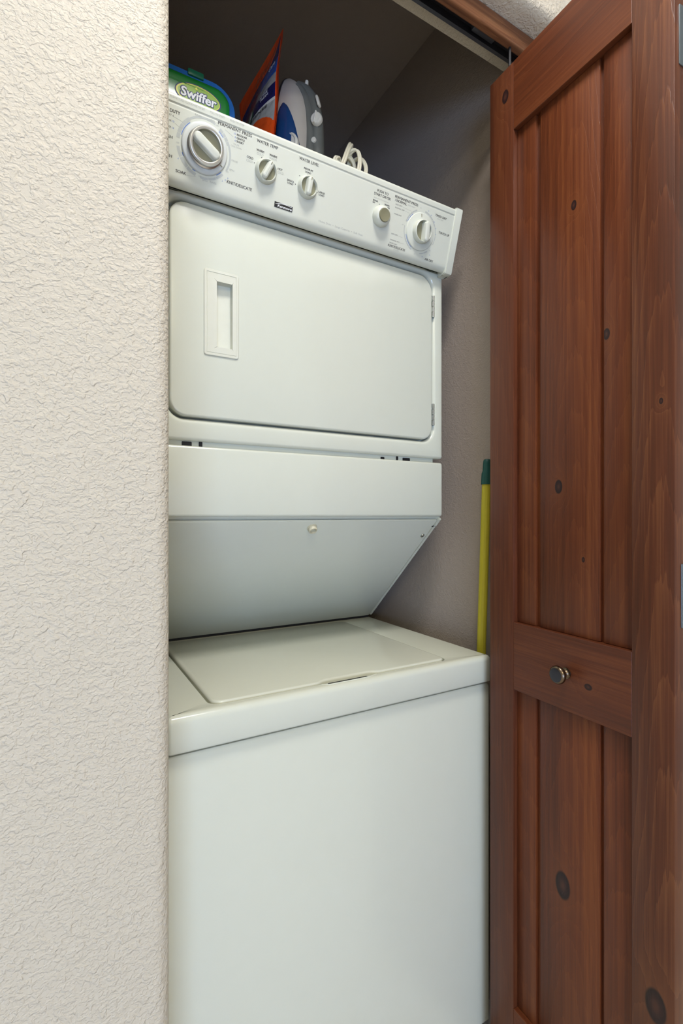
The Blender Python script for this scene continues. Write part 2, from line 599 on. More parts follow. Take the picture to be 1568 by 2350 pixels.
# wooden board under the header and the door track behind it
brd = wood('stained_header_board', False, 2.15, (), 3.3, ca=0, dark=(0.06, 0.022, 0.010), mid=(0.15, 0.056, 0.024), light=(0.28, 0.125, 0.055), B=3)
obj('trim_1', rbox(XJ + 0.001, XR_ - 0.002, 0.7055, 0.7235, 2.131, SZ, 0.004, 3), brd, kind='structure', label='stained wood board hiding the door track under the header', cat='trim')
tr = thing('door_track', (0.5, 0.74, SZ), 'dark metal folding door track screwed under the header behind the wood board', 'track')
bm = BM()
y0, y1, zb = 0.7245, 0.7555, 2.146
box(bm, XJ + 0.004, XR_ - 0.004, y0, y0 + 0.0015, zb, SZ, mi=0)
box(bm, XJ + 0.004, XR_ - 0.004, y1 - 0.0015, y1, zb, SZ)
box(bm, XJ + 0.004, XR_ - 0.004, y0 + 0.0015, y1 - 0.0015, SZ - 0.0015, SZ)
box(bm, XJ + 0.004, XR_ - 0.004, y0 + 0.0015, y0 + 0.007, zb, zb + 0.0015)
box(bm, XJ + 0.004, XR_ - 0.004, y1 - 0.007, y1 - 0.0015, zb, zb + 0.0015)
obj('rail', bm, M['track'], tr)
bm = BM(); box(bm, 0.74, 0.80, y0 + 0.009, y1 - 0.009, zb + 0.004, zb + 0.016, 0.003)
obj('roller_carriage', bm, M['track'], tr)

# ------------------------------------------------------------------ the folding door
DO = Vector((0.8019, 0.7520, 0.0))
d_ = Vector((-0.0507, -0.9987, 0))
DM = Matrix(((d_.x, -d_.y, 0, DO.x), (d_.y, d_.x, 0, DO.y), (0, 0, 1, 0), (0, 0, 0, 1)))
# local x: towards the room along the leaf, local y: into the leaf (away from the opening), z up
DW, DT, DTOP, DBOT = 0.371, 0.0345, 2.069, 0.016


def leaf(name, label, yoff, knots_on, front=True):
    """one leaf of the pair; yoff: where its face starts; front leaf's face looks at the machine"""
    Ml = DM @ Matrix.Translation((0, yoff, 0))
    D = thing(name, (0, 0, 0), label, 'door')
    D.matrix_basis = Ml
    WM[D.name] = Ml.copy()
    D['kind'] = 'structure'
    k = knots_on
    vs = 11.0 if front else 4.0
    s1 = wood(name + '_far_stile', True, 0.02, [(0.043, 2.014, 0.0085)] if k else (), vs + 1, A=600, B=5, dark=(0.0605, 0.0175, 0.0072), mid=(0.0904, 0.0239, 0.0091), light=(0.1348, 0.0409, 0.0141))
    s2 = wood(name + '_near_stile', True, 0.355, [(0.344, 0.421, 0.016), (0.352, 1.33, 0.003)] if k else (), vs + 2, A=1300, B=7, rings=0.36, dark=(0.0562, 0.0175, 0.0072), mid=(0.0870, 0.0239, 0.0091), light=(0.1516, 0.0524, 0.0186))
    rt = wood(name + '_top_rail', False, 2.03, (), vs + 3, A=900, B=4, dark=(0.0648, 0.0175, 0.0066), mid=(0.1004, 0.0251, 0.0081), light=(0.1348, 0.0374, 0.0116))
    rm = wood(name + '_middle_rail', False, 0.855, [(0.231, 0.8664, 0.0055)] if k else (), vs + 4, A=1500, B=6, dark=(0.0648, 0.0192, 0.0084), mid=(0.0937, 0.0251, 0.0101), light=(0.1460, 0.0424, 0.0141))
    mid = [wood(name + '_plank_%d' % i, True, c, kk, vs + 5 + i * 1.37, A=a, B=10, dark=(0.0691, 0.0175, 0.0060), mid=(0.1105, 0.0275, 0.0087), light=(0.1629, 0.0474, 0.0132))
           for i, (c, kk, a) in enumerate([(0.083, (), 300), (0.195, [(0.195, 1.7115, 0.0055), (0.163, 1.212, 0.0080), (0.214, 1.082, 0.003)] if k else (), 1100), (0.30, [(0.2575, 1.462, 0.006)] if k else (), 700),
                                           (0.075, (), 420), (0.185, [(0.172, 0.4854, 0.0155)] if k else (), 900), (0.285, (), 500)])]
    e = 0.0012
    flip = (lambda y0, y1: (y0, y1)) if front else (lambda y0, y1: (DT - y1, DT - y0))
    obj('stile', rbox(0, 0.0645, 0, DT, DBOT, DTOP, e, 2), s1, D, Ml)
    obj('stile', rbox(0.307, DW, 0, DT, DBOT, DTOP, e, 2), s2, D, Ml)
    for (z0, z1, mt) in ((1.933, DTOP, rt), (0.8107, 0.945, rm), (DBOT, 0.171, rt)):
        obj('rail', rbox(0.0645, 0.307, 0.0002, DT - 0.0002, z0, z1, 0.0006, 1), mt, D, Ml)
    y0, y1 = flip(0.0105, 0.0215)
    b0, b1 = flip(0.0200, 0.0260)
    i = 0
    for (z0, z1) in ((0.945, 1.933), (0.171, 0.8107)):
        for (a, b) in ((0.0648, 0.1115), (0.1215, 0.2455), (0.2525, 0.3067)):
            pb_ = rbox(a, b, y0, y1, z0 + 0.0005, z1 - 0.0005, 0.0014, 2)
            if b < 0.3: box(pb_, b - 0.001, b + (0.0068 if b < 0.2 else 0.0042), y0 + 0.0062, y1 - 0.001, z0 + 0.0005, z1 - 0.0005)
            obj('plank', pb_, mid[(0 if z0 > 0.5 else 3) + i % 3], D, Ml)
            i += 1
        obj('backing_panel', rbox(0.0646, 0.3069, b0, b1 + (0 if front else 0), z0 + 0.0003, z1 - 0.0003), s1, D, Ml)
    return D, Ml


D1, ML1 = leaf('door_1', 'reddish brown knotty pine folding door leaf with three planks and round knob', 0.0, True)
D2, ML2 = leaf('door_2', 'second pine door leaf folded behind the one with the knob', 0.0385, False, False)

# knob: axis towards the opening (local -y)
KM = ML1 @ Matrix.Translation((0.188, 0, 0.8785)) @ Matrix.Rotation(R(90), 4, 'X')
bm = BM()
lathe(bm, [(0.0092, -0.0002), (0.0098, 0.0008), (0.0096, 0.0022), (0.0082, 0.0028), (0.0076, 0.0030), (0.0052, 0.0060), (0.0046, 0.0105), (0.0058, 0.0145), (0.0100, 0.0165), (0.0146, 0.0185), (0.0160, 0.0215), (0.0158, 0.0245), (0.0142, 0.0272), (0.0122, 0.0282)], 48, cap0=True, cap1=False)
kb = obj('knob', bm, M['bronze'], D1, KM)
kb['label'] = 'small round aged bronze knob'
bm = BM()
lathe(bm, [(0.0122, 0.0282), (0.0115, 0.0284), (0.006, 0.0288), (0.0001, 0.0290)], 48, cap0=False)
obj('knob_face', bm, M['bronze_face'], kb, KM)

# hinges on the end of the leaf
for i, (z0, z1, yo) in enumerate(((1.8208, 1.9090, 0.0105), (0.9935, 1.0880, 0.0158), (0.15, 0.24, 0.0130))):
    bm = BM()
    pts = rrect(yo, 0.0340, z0, z1, 0.0015, 3)
    plate(bm, pts, lambda u, v, h: Vector((DW + 0.0014 + h, u, v)), 0.0013, 0.0004, 1)
    tube(bm, [(DW + 0.0035, 0.0366, z0), (DW + 0.0035, 0.0366, z1)], 0.0034, 14)
    hg = obj('hinge', bm, M['hinge_dark'], D1, ML1)
    hg['label'] = 'grey metal hinge plate on the edge of the leaf'
    for z in ((z0 + 0.018), (z1 - 0.018), (z0 + z1) / 2):
        bm = BM()
        lathe(bm, [(0.0034, 0.0), (0.0032, 0.0008), (0.001, 0.0010), (0.0001, 0.0006)], 16, Matrix.Translation((DW + 0.0014, 0.026 + (0.003 if z == (z0 + z1) / 2 else 0), z)) @ Matrix.Rotation(R(90), 4, 'Y'))
        obj('screw', bm, M['steel'], hg, ML1)
bm = BM()
lathe(bm, [(0.0028, 2.0692), (0.0028, 2.131), (0.0070, 2.132), (0.0070, 2.143), (0.003, 2.1445)], 20, Matrix.Translation((0.034, 0.022, 0)))
obj('guide_pin', bm, M['black'], D1, ML1)

# ------------------------------------------------------------------ the stacked washer and dryer
XL, XR = 0.149, 0.835
YW, YD = 0.787, 0.937
YK = 1.56
S = thing('stacked_laundry_machine', (0.492, 1.17, 0), 'white stacked washer and dryer filling the closet', 'washer dryer')
wh = M['white']
fy = lambda y0: (lambda u, v, h: Vector((u, y0 - h, v)))      # front facing plate: h outwards = -Y

# washer body: rounded front uprights
bm = BM()
r = 0.005
XW = 0.8445
prof = [(XL + 0.001, YK)] + [(XL + 0.001 + r - r * math.cos(R(a)), YW + 0.005 + r - r * math.sin(R(a))) for a in range(0, 91, 10)] + [(XW - 0.001 - r + r * math.sin(R(a)), YW + 0.005 + r - r * math.cos(R(a))) for a in range(0, 91, 10)] + [(XW - 0.001, YK)]
loops = [[Vector((x, y, 0.038)) for x, y in prof], [Vector((x, y, 0.779)) for x, y in prof]]
for dz, q in ((0.7835, 0.001), (0.7862, 0.003), (0.7872, 0.007)):
    loops.append([Vector((x + (q if x < 0.3 else -q if x > 0.6 else 0), y + (q if y < 1.4 else 0), dz)) for x, y in prof])
stack(bm, loops)
obj('washer_cabinet', bm, wh, S)
obj('toe_kick', rbox(XL + 0.02, XR - 0.02, YW + 0.04, YK - 0.02, 0.006, 0.0385), M['black'], S)
for x in (XL + 0.05, XR - 0.05):
    for y in (YW + 0.07, YK - 0.06):
        bm = BM(); lathe(bm, [(0.018, 0.0), (0.018, 0.008), (0.008, 0.010), (0.008, 0.037)], 16, Matrix.Translation((x, y, 0)))
        obj('levelling_foot', bm, M['black'], S)
obj('cabinet_gap', rbox(XL + 0.006, XR - 0.006, YW + 0.016, YK - 0.01, 0.786, 0.7925), M['black'], S)

# deck with an opening for the lid
DZ = 0.851
LX0, LX1, LY0, LY1 = 0.2265, 0.7295, 0.8065, 1.243


def zup(z0): return lambda u, v, h: Vector((u, v, z0 + h))


def rect_in(n, x0, x1, y0, y1, r_): return rrect(x0, x1, y0, y1, r_, n)


bm = BM()
nn = 8
outer = rect_in(nn, XL, 0.8405, YW - 0.005, YK, (0.009, 0.009, 0.004, 0.004))
rr = 0.0115
loops = [[Vector((x, y, 0.7925)) for x, y in inset(outer, 0.004)], [Vector((x, y, 0.7945)) for x, y in inset(outer, 0.001)], [Vector((x, y, 0.797)) for x, y in outer]]
for i in range(7):
    a = PI / 2 * i / 6
    loops.append([Vector((x, y, DZ - rr + rr * math.sin(a))) for x, y in inset(outer, rr * (1 - math.cos(a)))])
hole = rect_in(nn, LX0 - 0.0046, LX1 + 0.0032, LY0 - 0.0028, LY1 + 0.0028, 0.0215)
for i in range(4):
    a = PI / 2 * i / 3
    loops.append([Vector((x, y, DZ - 0.002 + 0.002 * math.cos(a))) for x, y in inset(hole, -0.002 + 0.002 * math.sin(a))])
loops.append([Vector((x, y, DZ - 0.014)) for x, y in hole])
rows = stack(bm, loops, True, True)
dk = obj('washer_deck', bm, wh, S, smooth=40)
# lid with a shallow finger notch on its front edge
bm = BM()
base = rect_in(nn, LX0, LX1, LY0, LY1, 0.019)
pts = []
nx0, nx1 = 0.428, 0.548
for i, p in enumerate(base):
    pts.append(p)
    if i == nn:                       # after the front left corner: walk along the front edge
        for u, v in ((nx0 - 0.012, 0), (nx0 - 0.004, 0.0015), (nx0 + 0.004, 0.0065), (nx0 + 0.014, 0.0090), (nx1 - 0.014, 0.0090), (nx1 - 0.004, 0.0065), (nx1 + 0.004, 0.0015), (nx1 + 0.012, 0)):
            pts.append((u, LY0 + v))
loops = [[Vector((x, y, DZ - 0.0135)) for x, y in pts]]
for i in range(5):
    a = PI / 2 * i / 4
    loops.append([Vector((x, y, DZ + 0.0028 - 0.005 + 0.005 * math.sin(a))) for x, y in inset(pts, 0.005 * (1 - math.cos(a)))])
stack(bm, loops)
obj('washer_lid', bm, wh, S, smooth=40)
# finger slot before the lid: flat black plate paints in the recess shade
bm = BM()
plate(bm, rrect(0.436, 0.522, 0.7950, 0.8012, 0.0030, 5), zup(DZ + 0.0003), 0.0006)
obj('finger_slot_shade', bm, M['black'], S)
bm = BM()
ol = [(0.424 + (0.540 - 0.424) * i / 20, 0) for i in range(21)]
path = [Vector((0.424, 0.8015, DZ - 0.0004)), Vector((0.433, 0.7962, DZ - 0.0002)), Vector((0.440, 0.7942, DZ)), Vector((0.480, 0.7940, DZ)), Vector((0.520, 0.7942, DZ)), Vector((0.530, 0.7966, DZ - 0.0002)), Vector((0.545, 0.8015, DZ - 0.0004))]
tube(bm, smooth_path(path, 6), 0.0013, 8)
obj('slot_rim', bm, wh, S)

# dryer cabinet: middle body behind the slanted panel
bm = BM()
prism_yz(bm, [(0.946, 1.156), (1.2585, 0.864), (YK, 0.864), (YK, 1.160), (0.946, 1.160)], XL + 0.002, XR - 0.002)
obj('dryer_support', bm, wh, S)
obj('deck_gap', rbox(XL + 0.01, XR - 0.006, 1.262, YK - 0.01, 0.8505, 0.865), M['black'], S)
# slanted access panel (frame: origin at top edge, u along X, v down the slope, h outwards)
A0, A1 = Vector((0, 0.946, 1.1518)), Vector((0, 1.2575, 0.8605))
dv = (A1 - A0).normalized()
no = Vector((0, dv.z, -dv.y))
SLEN = (A1 - A0).length
no = -no if no.y > 0 else no


def slant(u, v, h): return Vector((u, A0.y + dv.y * v + no.y * h, A0.z + dv.z * v + no.z * h))


bm = BM()
plate(bm, rrect(XL + 0.004, 0.8255, 0.0035, SLEN, 0.003, 3), lambda u, v, h: slant(u, v, h + 0.0035), 0.0040, 0.0016, 2)
ap = obj('access_panel', bm, wh, S)
bm = BM()
box(bm, XR - 0.0075, XR - 0.001, 0, 1, 0, 1)
for v in bm.verts:
    yy, zz = v.co.y, v.co.z
    v.co = slant(v.co.x, 0.026 + yy * (SLEN - 0.030), -0.004 + 0.008 * zz)
box(bm, XR - 0.0075, XR - 0.001, 10, 11, 0, 1)
for v in bm.verts:
    if v.co.y > 5:
        yy, zz = v.co.y - 10, v.co.z
        v.co = slant(v.co.x, -0.002 + yy * 0.025, -0.004 + 0.009 * zz)
obj('side_flange', bm, wh, S)
SM = Matrix(((1, 0, 0, 0), (0, dv.y, no.y, 0), (0, dv.z, no.z, 0), (0, 0, 0, 1)))


def smat(u, v, h=0.0035):
    m_ = SM.copy()
    m_.translation = slant(u, v, h)
    return m_


vb = (Vector((0, 0.9639, 1.1355)) - A0).dot(dv)
bm = BM()
lathe(bm, [(0.0118, -0.001), (0.0114, 0.0010), (0.0100, 0.0016), (0.0096, 0.0090), (0.0088, 0.0102), (0.0070, 0.0102), (0.0064, 0.0090), (0.0062, 0.0030), (0.0001, 0.0030)], 36, smat(0.4855, vb))
bp = obj('lid_bumper', bm, M['bumper'], S)
bp['label'] = 'round cream plastic bumper with a hollow middle'
bm = BM()
lathe(bm, [(0.0056, 0.0), (0.0056, 0.0010), (0.0046, 0.0030), (0.002, 0.0040), (0.0001, 0.0042)], 24, smat(0.8118, (Vector((0, 0.9897, 1.1113)) - A0).dot(dv)))
obj('screw', bm, M['steel'], S)
bm = BM()
plate(bm, rrect(0.8215, 0.8275, 0.0235, 0.0275, 0.001, 2), lambda u, v, h: slant(u, v, h + 0.0040), 0.0004)
obj('flange_notch', bm, M['black'], S)

# lower front panel of the dryer
obj('lower_front_panel', rbox(XL, XR, YD, YD + 0.10, 1.1565, 1.2888, 0.0055, 3), wh, S)
# gap strip with its slots
gp = obj('gap_strip', rbox(XL + 0.004, XR - 0.022, YD + 0.012, YD + 0.05, 1.286, 1.302), wh, S)
for a, b, z0, z1 in ((0.2080, 0.2265, 1.2885, 1.2975), (0.2395, 0.2465, 1.2885, 1.2985), (0.6565, 0.6675, 1.289, 1.2945), (0.701, 0.707, 1.2885, 1.299), (0.720, 0.742, 1.2885, 1.2965)):
    bm = BM()
    plate(bm, rrect(a, b, z0, z1, 0.0015, 3), fy(YD + 0.0114), 0.0003)
    obj('slot', bm, M['black'], gp)

# dryer front frame with the door opening
bm = BM()
FX0, FX1, FZ0, FZ1 = XL, XR, 1.2985, 1.7580
hx0, hx1, hz0, hz1 = 0.1745, 0.8075, 1.3355, 1.7475
outer = rect_in(nn, FX0, FX1, FZ0, FZ1, 0.006)
hole = rect_in(nn, hx0, hx1, hz0, hz1, 0.036)
loops = [[Vector((x, YD + 0.10, z)) for x, z in outer], [Vector((x, YD + 0.006, z)) for x, z in outer]]
for i in range(1, 4):
    a = PI / 2 * i / 3
    loops.append([Vector((x, YD + 0.006 - 0.006 * math.sin(a), z)) for x, z in inset(outer, 0.006 * (1 - math.cos(a)))])
# the frame rolls inwards round the opening
rl = 0.011
for i in range(7):
    a = PI / 2 * i / 6
    loops.append([Vector((x, YD + rl - rl * math.cos(a), z)) for x, z in inset(hole, -rl + rl * math.sin(a) + 0.004)])
loops.append([Vector((x, YD + 0.026, z)) for x, z in inset(hole, 0.004)])
stack(bm, loops)
obj('dryer_front', bm, wh, S, smooth=40)
obj('dryer_cabinet', rbox(XL, XR, YD + 0.10, YK, 1.1605, 1.849, 0.003, 2), wh, S)
obj('side_seam', rbox(XL + 0.006, XR - 0.006, YD + 0.0505, YD + 0.1005, 1.157, 1.8495), wh, S)
obj('console_gap_shade', rbox(XL + 0.003, XR - 0.006, YD + 0.0015, YD + 0.04, 1.7585, 1.7650), M['black'], S)  # black strip paints in the shadow under the console
# latch hardware glimpsed in the groove
for (a, b, z0, z1, mt) in ((0.2215, 0.2385, 1.7365, 1.7430, M['black']), (0.204, 0.2135, 1.738, 1.7435, M['steel']), (0.247, 0.257, 1.7375, 1.7425, M['steel'])):
    obj('latch_slot', rbox(a, b, YD + 0.0235, YD + 0.0262, z0, z1, 0.001), mt, S)
# the door
bm = BM()
dpts = rrect(0.1835, 0.7995, 1.3425, 1.7372, (0.030, 0.030, 0.038, 0.030), 9)
loops = [[Vector((u, YD + 0.022, v)) for u, v in dpts]]
for i in range(5):
    a = PI / 2 * i / 4
    loops.append([Vector((u, YD - 0.003 + 0.0045 - 0.0045 * math.sin(a), v)) for u, v in inset(dpts, 0.0045 * (1 - math.cos(a)))])
hpts = rrect(0.2475, 0.3100, 1.4630, 1.6210, 0.003, 9)
loops.append([Vector((u, YD - 0.003, v)) for u, v in hpts])
loops.append([Vector((u, YD + 0.0165, v)) for u, v in hpts])
stack(bm, loops)
dd = obj('dryer_door', bm, wh, S)
# recessed pull
bm = BM()
hxa, hxb, hza, hzb = 0.2450, 0.3125, 1.4605, 1.6235
cp = M['cream_plastic']
o_ = rect_in(4, hxa, hxb, hza, hzb, 0.005)
i_ = rect_in(4, 0.2695, 0.3000, 1.4785, 1.6028, 0.0008)
loops = []
for (pl, y) in ((o_, -0.0002), (o_, -0.0010), (inset(o_, 0.0012), -0.0024), (inset(o_, 0.0050), -0.0024), (inset(o_, 0.0056), -0.0016), (inset(o_, 0.0062), -0.0016), (inset(o_, 0.0066), -0.0022)):
    loops.append([Vector((x, YD - 0.003 + y, z)) for x, z in pl])
loops.append([Vector((x, YD - 0.003 - 0.0020, z)) for x, z in i_])
# pocket slopes deeper towards the left
loops.append([Vector((x, YD - 0.003 + (0.0150 if x < 0.285 else 0.0130), z)) for x, z in i_])
stack(bm, loops, False, True)
hd = obj('recessed_pull', bm, cp, dd, smooth=30)
hd['label'] = 'cream plastic recessed finger pull'
# the pull reads as sunk: open the door skin behind it
for i, z in enumerate((1.668, 1.4045)):
    bm = BM()
    for k in range(4):
        z0 = z - 0.0265 + k * 0.0133
        tube(bm, [(0.8035, YD - 0.0005, z0 + 0.0004), (0.8035, YD - 0.0005, z0 + 0.0129)], 0.0036, 16)
        box(bm, 0.7995 if k % 2 else 0.8035, 0.8035 if k % 2 else 0.8078, YD + 0.0005, YD + 0.0020, z0 + 0.0004, z0 + 0.0129)
    hg = obj('hinge', bm, M['steel'], S)
    hg['label'] = 'bright steel knuckle hinge of the dryer door'

# ---- control console
P1 = Vector((0, 0.9079, 1.7439))
tv = Vector((0, -0.27980, 0.96006))
nv = Vector((0, -0.96006, -0.27980))
CM = Matrix(((1, 0, 0, XL), (0, tv.y, nv.y, P1.y), (0, tv.z, nv.z, P1.z), (0, 0, 0, 1)))     # local: s, t, h


def loc_yz(t_, h): 
    q = P1 + tv * t_ + nv * h
    return (q.y, q.z)


TT = 0.1375
prof = []
prof += [loc_yz(TT, -0.006)]
for a in range(0, 91, 15):
    prof.append(loc_yz(TT - 0.006 + 0.006 * math.cos(R(a)), -0.006 + 0.006 * math.sin(R(a))))
prof += [loc_yz(0.1245, 0.0), loc_yz(0.1236, -0.0008), loc_yz(0.1226, -0.0014), loc_yz(0.1214, -0.0014), loc_yz(0.1205, -0.0010), loc_yz(0.1190, -0.0010)]
prof += [loc_yz(0.0165, -0.0010)]
for a in range(0, 91, 15):
    prof.append(loc_yz(0.0125 - 0.0125 * math.sin(R(a)) * 1.25 + 0.002, -0.0010 - 0.012 * (1 - math.cos(R(a)))))
prof += [(0.922, 1.7495), (0.924, 1.7655), (0.926, 1.7665), (0.926, 1.866)]
con = obj('control_console', prism_yz(BM(), prof, XL + 0.002, XL + 0.6665), M['white_plastic'], S, smooth=25)


def endcap(x0, x1, sgn):
    pr = []
    c = [loc_yz(0.1400, 0.0015), loc_yz(-0.0030, 0.0005), loc_yz(-0.0052, -0.004)]
    pr = [loc_yz(0.1405, -0.004), loc_yz(0.1400, 0.0005), loc_yz(0.1380, 0.0018), loc_yz(0.002, 0.0014), loc_yz(-0.002, 0.0004), loc_yz(-0.0048, -0.006), loc_yz(-0.0050, -0.016), (YD - 0.0008, 1.7425), (YD - 0.0008, 1.868)]
    b = prism_yz(BM(), pr, x0, x1)
    bmesh.ops.bevel(b, geom=[e for e in b.edges if abs(e.verts[0].co.x - e.verts[1].co.x) < 1e-6], offset=0.0022, segments=2, affect='EDGES')
    return b


obj('end_cap', endcap(XL + 0.6665, XL + 0.6885, 1), M['white_plastic'], S, smooth=35)
obj('end_cap', endcap(XL - 0.002, XL + 0.002, 1), M['white_plastic'], S, smooth=35)

# printing on the console (flat): local z just above the face
H0 = -0.00085
cm = lambda u, v: Vector((u, v, H0))
cm2 = lambda u, v: Vector((u, v, 0.00015))
bd, bg, bb, bp_ = BM(), BM(), BM(), BM()
dark = [('DUTY', 0.0240, 0.1076, 0.0413, 0.0052), ('SH', 0.0225, 0.0684, 0.0306, 0.0050), ('SH', 0.0235, 0.0399, 0.0313, 0.0050), ('PERMANENT PRESS', 0.1061, 0.1168, 0.1694, 0.0054),
        ('REGULAR', 0.1413, 0.1109, 0.1606, 0.0034), ('GENTLE', 0.1413, 0.1056, 0.1570, 0.0034), ('SHORT', 0.1415, 0.1004, 0.1554, 0.0034), ('KNIT/DELICATE', 0.1297, 0.0305, 0.1782, 0.0054), ('SOAK', 0.0385, 0.0206, 0.0569, 0.0050),
        ('WATER TEMP', 0.1792, 0.1138, 0.2217, 0.0054), ('WARM', 0.1802, 0.0995, 0.1951, 0.0040), ('WARM', 0.2057, 0.0992, 0.2211, 0.0040), ('COLD', 0.1630, 0.0825, 0.1754, 0.0040), ('HOT', 0.2248, 0.0818, 0.2347, 0.0038),
        ('WATER LEVEL', 0.2661, 0.1126, 0.3096, 0.0052), ('MEDIUM', 0.2784, 0.0997, 0.2978, 0.0036), ('LOAD', 0.2814, 0.0945, 0.2942, 0.0036), ('SMALL', 0.2458, 0.0694, 0.2613, 0.0036), ('LOAD', 0.2471, 0.0650, 0.2596, 0.0036),
        ('LARGE', 0.3144, 0.0686, 0.3294, 0.0036), ('LOAD', 0.3159, 0.0640, 0.3285, 0.0036), ('PUSH TO', 0.4500, 0.1103, 0.4791, 0.0052), ('START DRYER', 0.4431, 0.1030, 0.4864, 0.0052),
        ('SIGNAL', 0.4425, 0.0910, 0.4564, 0.0032), ('OFF', 0.4424, 0.0868, 0.4488, 0.0032), ('SIGNAL', 0.4727, 0.0906, 0.4864, 0.0032), ('ON', 0.4811, 0.0864, 0.4869, 0.0032),
        ('PERMANENT PRESS', 0.4965, 0.1122, 0.5602, 0.0052), ('/ NORMAL', 0.4975, 0.1055, 0.5297, 0.0052), ('KNIT/DELICATE', 0.4968, 0.0153, 0.5441, 0.0052), ('TIMED DRY', 0.6113, 0.1072, 0.6457, 0.0050), ('TOUCH UP', 0.6290, 0.0757, 0.6612, 0.0050), ('AIR DRY', 0.6022, 0.0119, 0.6277, 0.0050)]
for s_, a, y, b, h in dark:
    for k_ in (0.0, 0.00022, 0.00044): text(bd, s_, a + k_, y, b - a - 0.0004, h, cm, 0.0)
mid_ = [('6', 0.0290, 0.1018, 0.0308, 0.0030), ('RT', 0.0235, 0.1018, 0.0275, 0.0030), ('AR', 0.0235, 0.0936, 0.0275, 0.0030), ('ER', 0.0235, 0.0838, 0.0275, 0.0030),
        ('LESS DRY', 0.5005, 0.0994, 0.5192, 0.0026), ('NORMAL DRY', 0.5006, 0.0930, 0.5266, 0.0026), ('MORE DRY', 0.5008, 0.0806, 0.5209, 0.0026), ('LESS DRY', 0.5010, 0.0409, 0.5187, 0.0026), ('NORMAL DRY', 0.5006, 0.0286, 0.5262, 0.0026), ('MORE DRY', 0.4998, 0.0223, 0.5205, 0.0026)]
for s_, a, y, b, h in mid_: text(bd, s_, a, y, b - a, h, cm, 0.0)
grey = [('RINSE', 0.0658, 0.1165, 0.0770, 0.0032), ('SPIN', 0.0910, 0.1172, 0.0999, 0.0032), ('OFF', 0.1029, 0.1130, 0.1074, 0.0022), ('PAUSE', 0.1368, 0.0950, 0.1470, 0.0026), ('COOL DOWN', 0.1318, 0.0910, 0.1522, 0.0026),
        ('RINSE', 0.1353, 0.0678, 0.1469, 0.0032), ('SPIN', 0.1326, 0.0520, 0.1415, 0.0032), ('OFF', 0.1262, 0.0472, 0.1316, 0.0024), ('OFF', 0.0779, 0.0253, 0.0830, 0.0026), ('SPIN', 0.0853, 0.0208, 0.0944, 0.0032), ('RINSE', 0.0989, 0.0218, 0.1109, 0.0032),
        ('OFF', 0.0372, 0.0647, 0.0420, 0.0026), ('COLD', 0.1814, 0.0940, 0.1944, 0.0040), ('WARM', 0.2060, 0.0940, 0.2208, 0.0040), ('COLD', 0.1628, 0.0768, 0.1753, 0.0040), ('COLD', 0.2254, 0.0763, 0.2376, 0.0040),
        ('END OF CYCLE SIGNAL', 0.4443, 0.0965, 0.4829, 0.0024), ('HIGH HEAT', 0.5329, 0.1066, 0.5531, 0.0026), ('LOW HEAT', 0.5129, 0.0112, 0.5289, 0.0026), ('HIGH HEAT', 0.6185, 0.1024, 0.6370, 0.0026),
        ('Heavy Duty  \u2022  Large Capacity  \u2022  Soft Heat', 0.3228, 0.0178, 0.4296, 0.0036), ('OFF', 0.5660, 0.1105, 0.5705, 0.0022), ('OFF', 0.5250, 0.0655, 0.5295, 0.0022), ('OFF', 0.6105, 0.0330, 0.6150, 0.0022), ('OFF', 0.5690, 0.0160, 0.5735, 0.0022)]
for s_, a, y, b, h in grey: text(bg, s_, a, y, b - a, h, cm, 0.0)
for s_, a, b in (('PUSH & TURN CLOCKWISE TO SET', 0.0233, 0.0820), ('PULL TO START', 0.0911, 0.1176), ('PUSH TO STOP', 0.1272, 0.1532)): text(bg, s_, a, 0.1283, b - a, 0.0034, cm2, 0.0)
blue = [('10', 0.1361, 0.1112, 0.1395, 0.0032), ('8', 0.1380, 0.1058, 0.1396, 0.0032), ('6', 0.1384, 0.1006, 0.1400, 0.0032), ('10', 0.0287, 0.0935, 0.0322, 0.0030), ('14', 0.0287, 0.0836, 0.0321, 0.0030), ('2', 0.1203, 0.0298, 0.1221, 0.0030), ('4', 0.1254, 0.0328, 0.1272, 0.0030), ('6', 0.1301, 0.0372, 0.1318, 0.0030), ('4', 0.0408, 0.0410, 0.0425, 0.0030),
        ('70', 0.5895, 0.1105, 0.5925, 0.0022), ('50', 0.5990, 0.1045, 0.6020, 0.0022), ('40', 0.6100, 0.0935, 0.6130, 0.0022), ('30', 0.6175, 0.0815, 0.6205, 0.0022), ('20', 0.6200, 0.0700, 0.6230, 0.0022), ('10', 0.6130, 0.0240, 0.6160, 0.0022), ('20', 0.5925, 0.0160, 0.5955, 0.0022)]
for s_, a, y, b, h in blue: text(bb, s_, a, y, b - a, h, cm, 0.0)
for x, y in ((0.1782, 0.0785), (0.1913, 0.0915), (0.2230, 0.0782), (0.2709, 0.0855), (0.2881, 0.0915), (0.2640, 0.0685), (0.3050, 0.0838), (0.3121, 0.0679), (0.4600, 0.0885), (0.4740, 0.0875)):
    disc(bd, x, y, 0.0010, cm, 10)
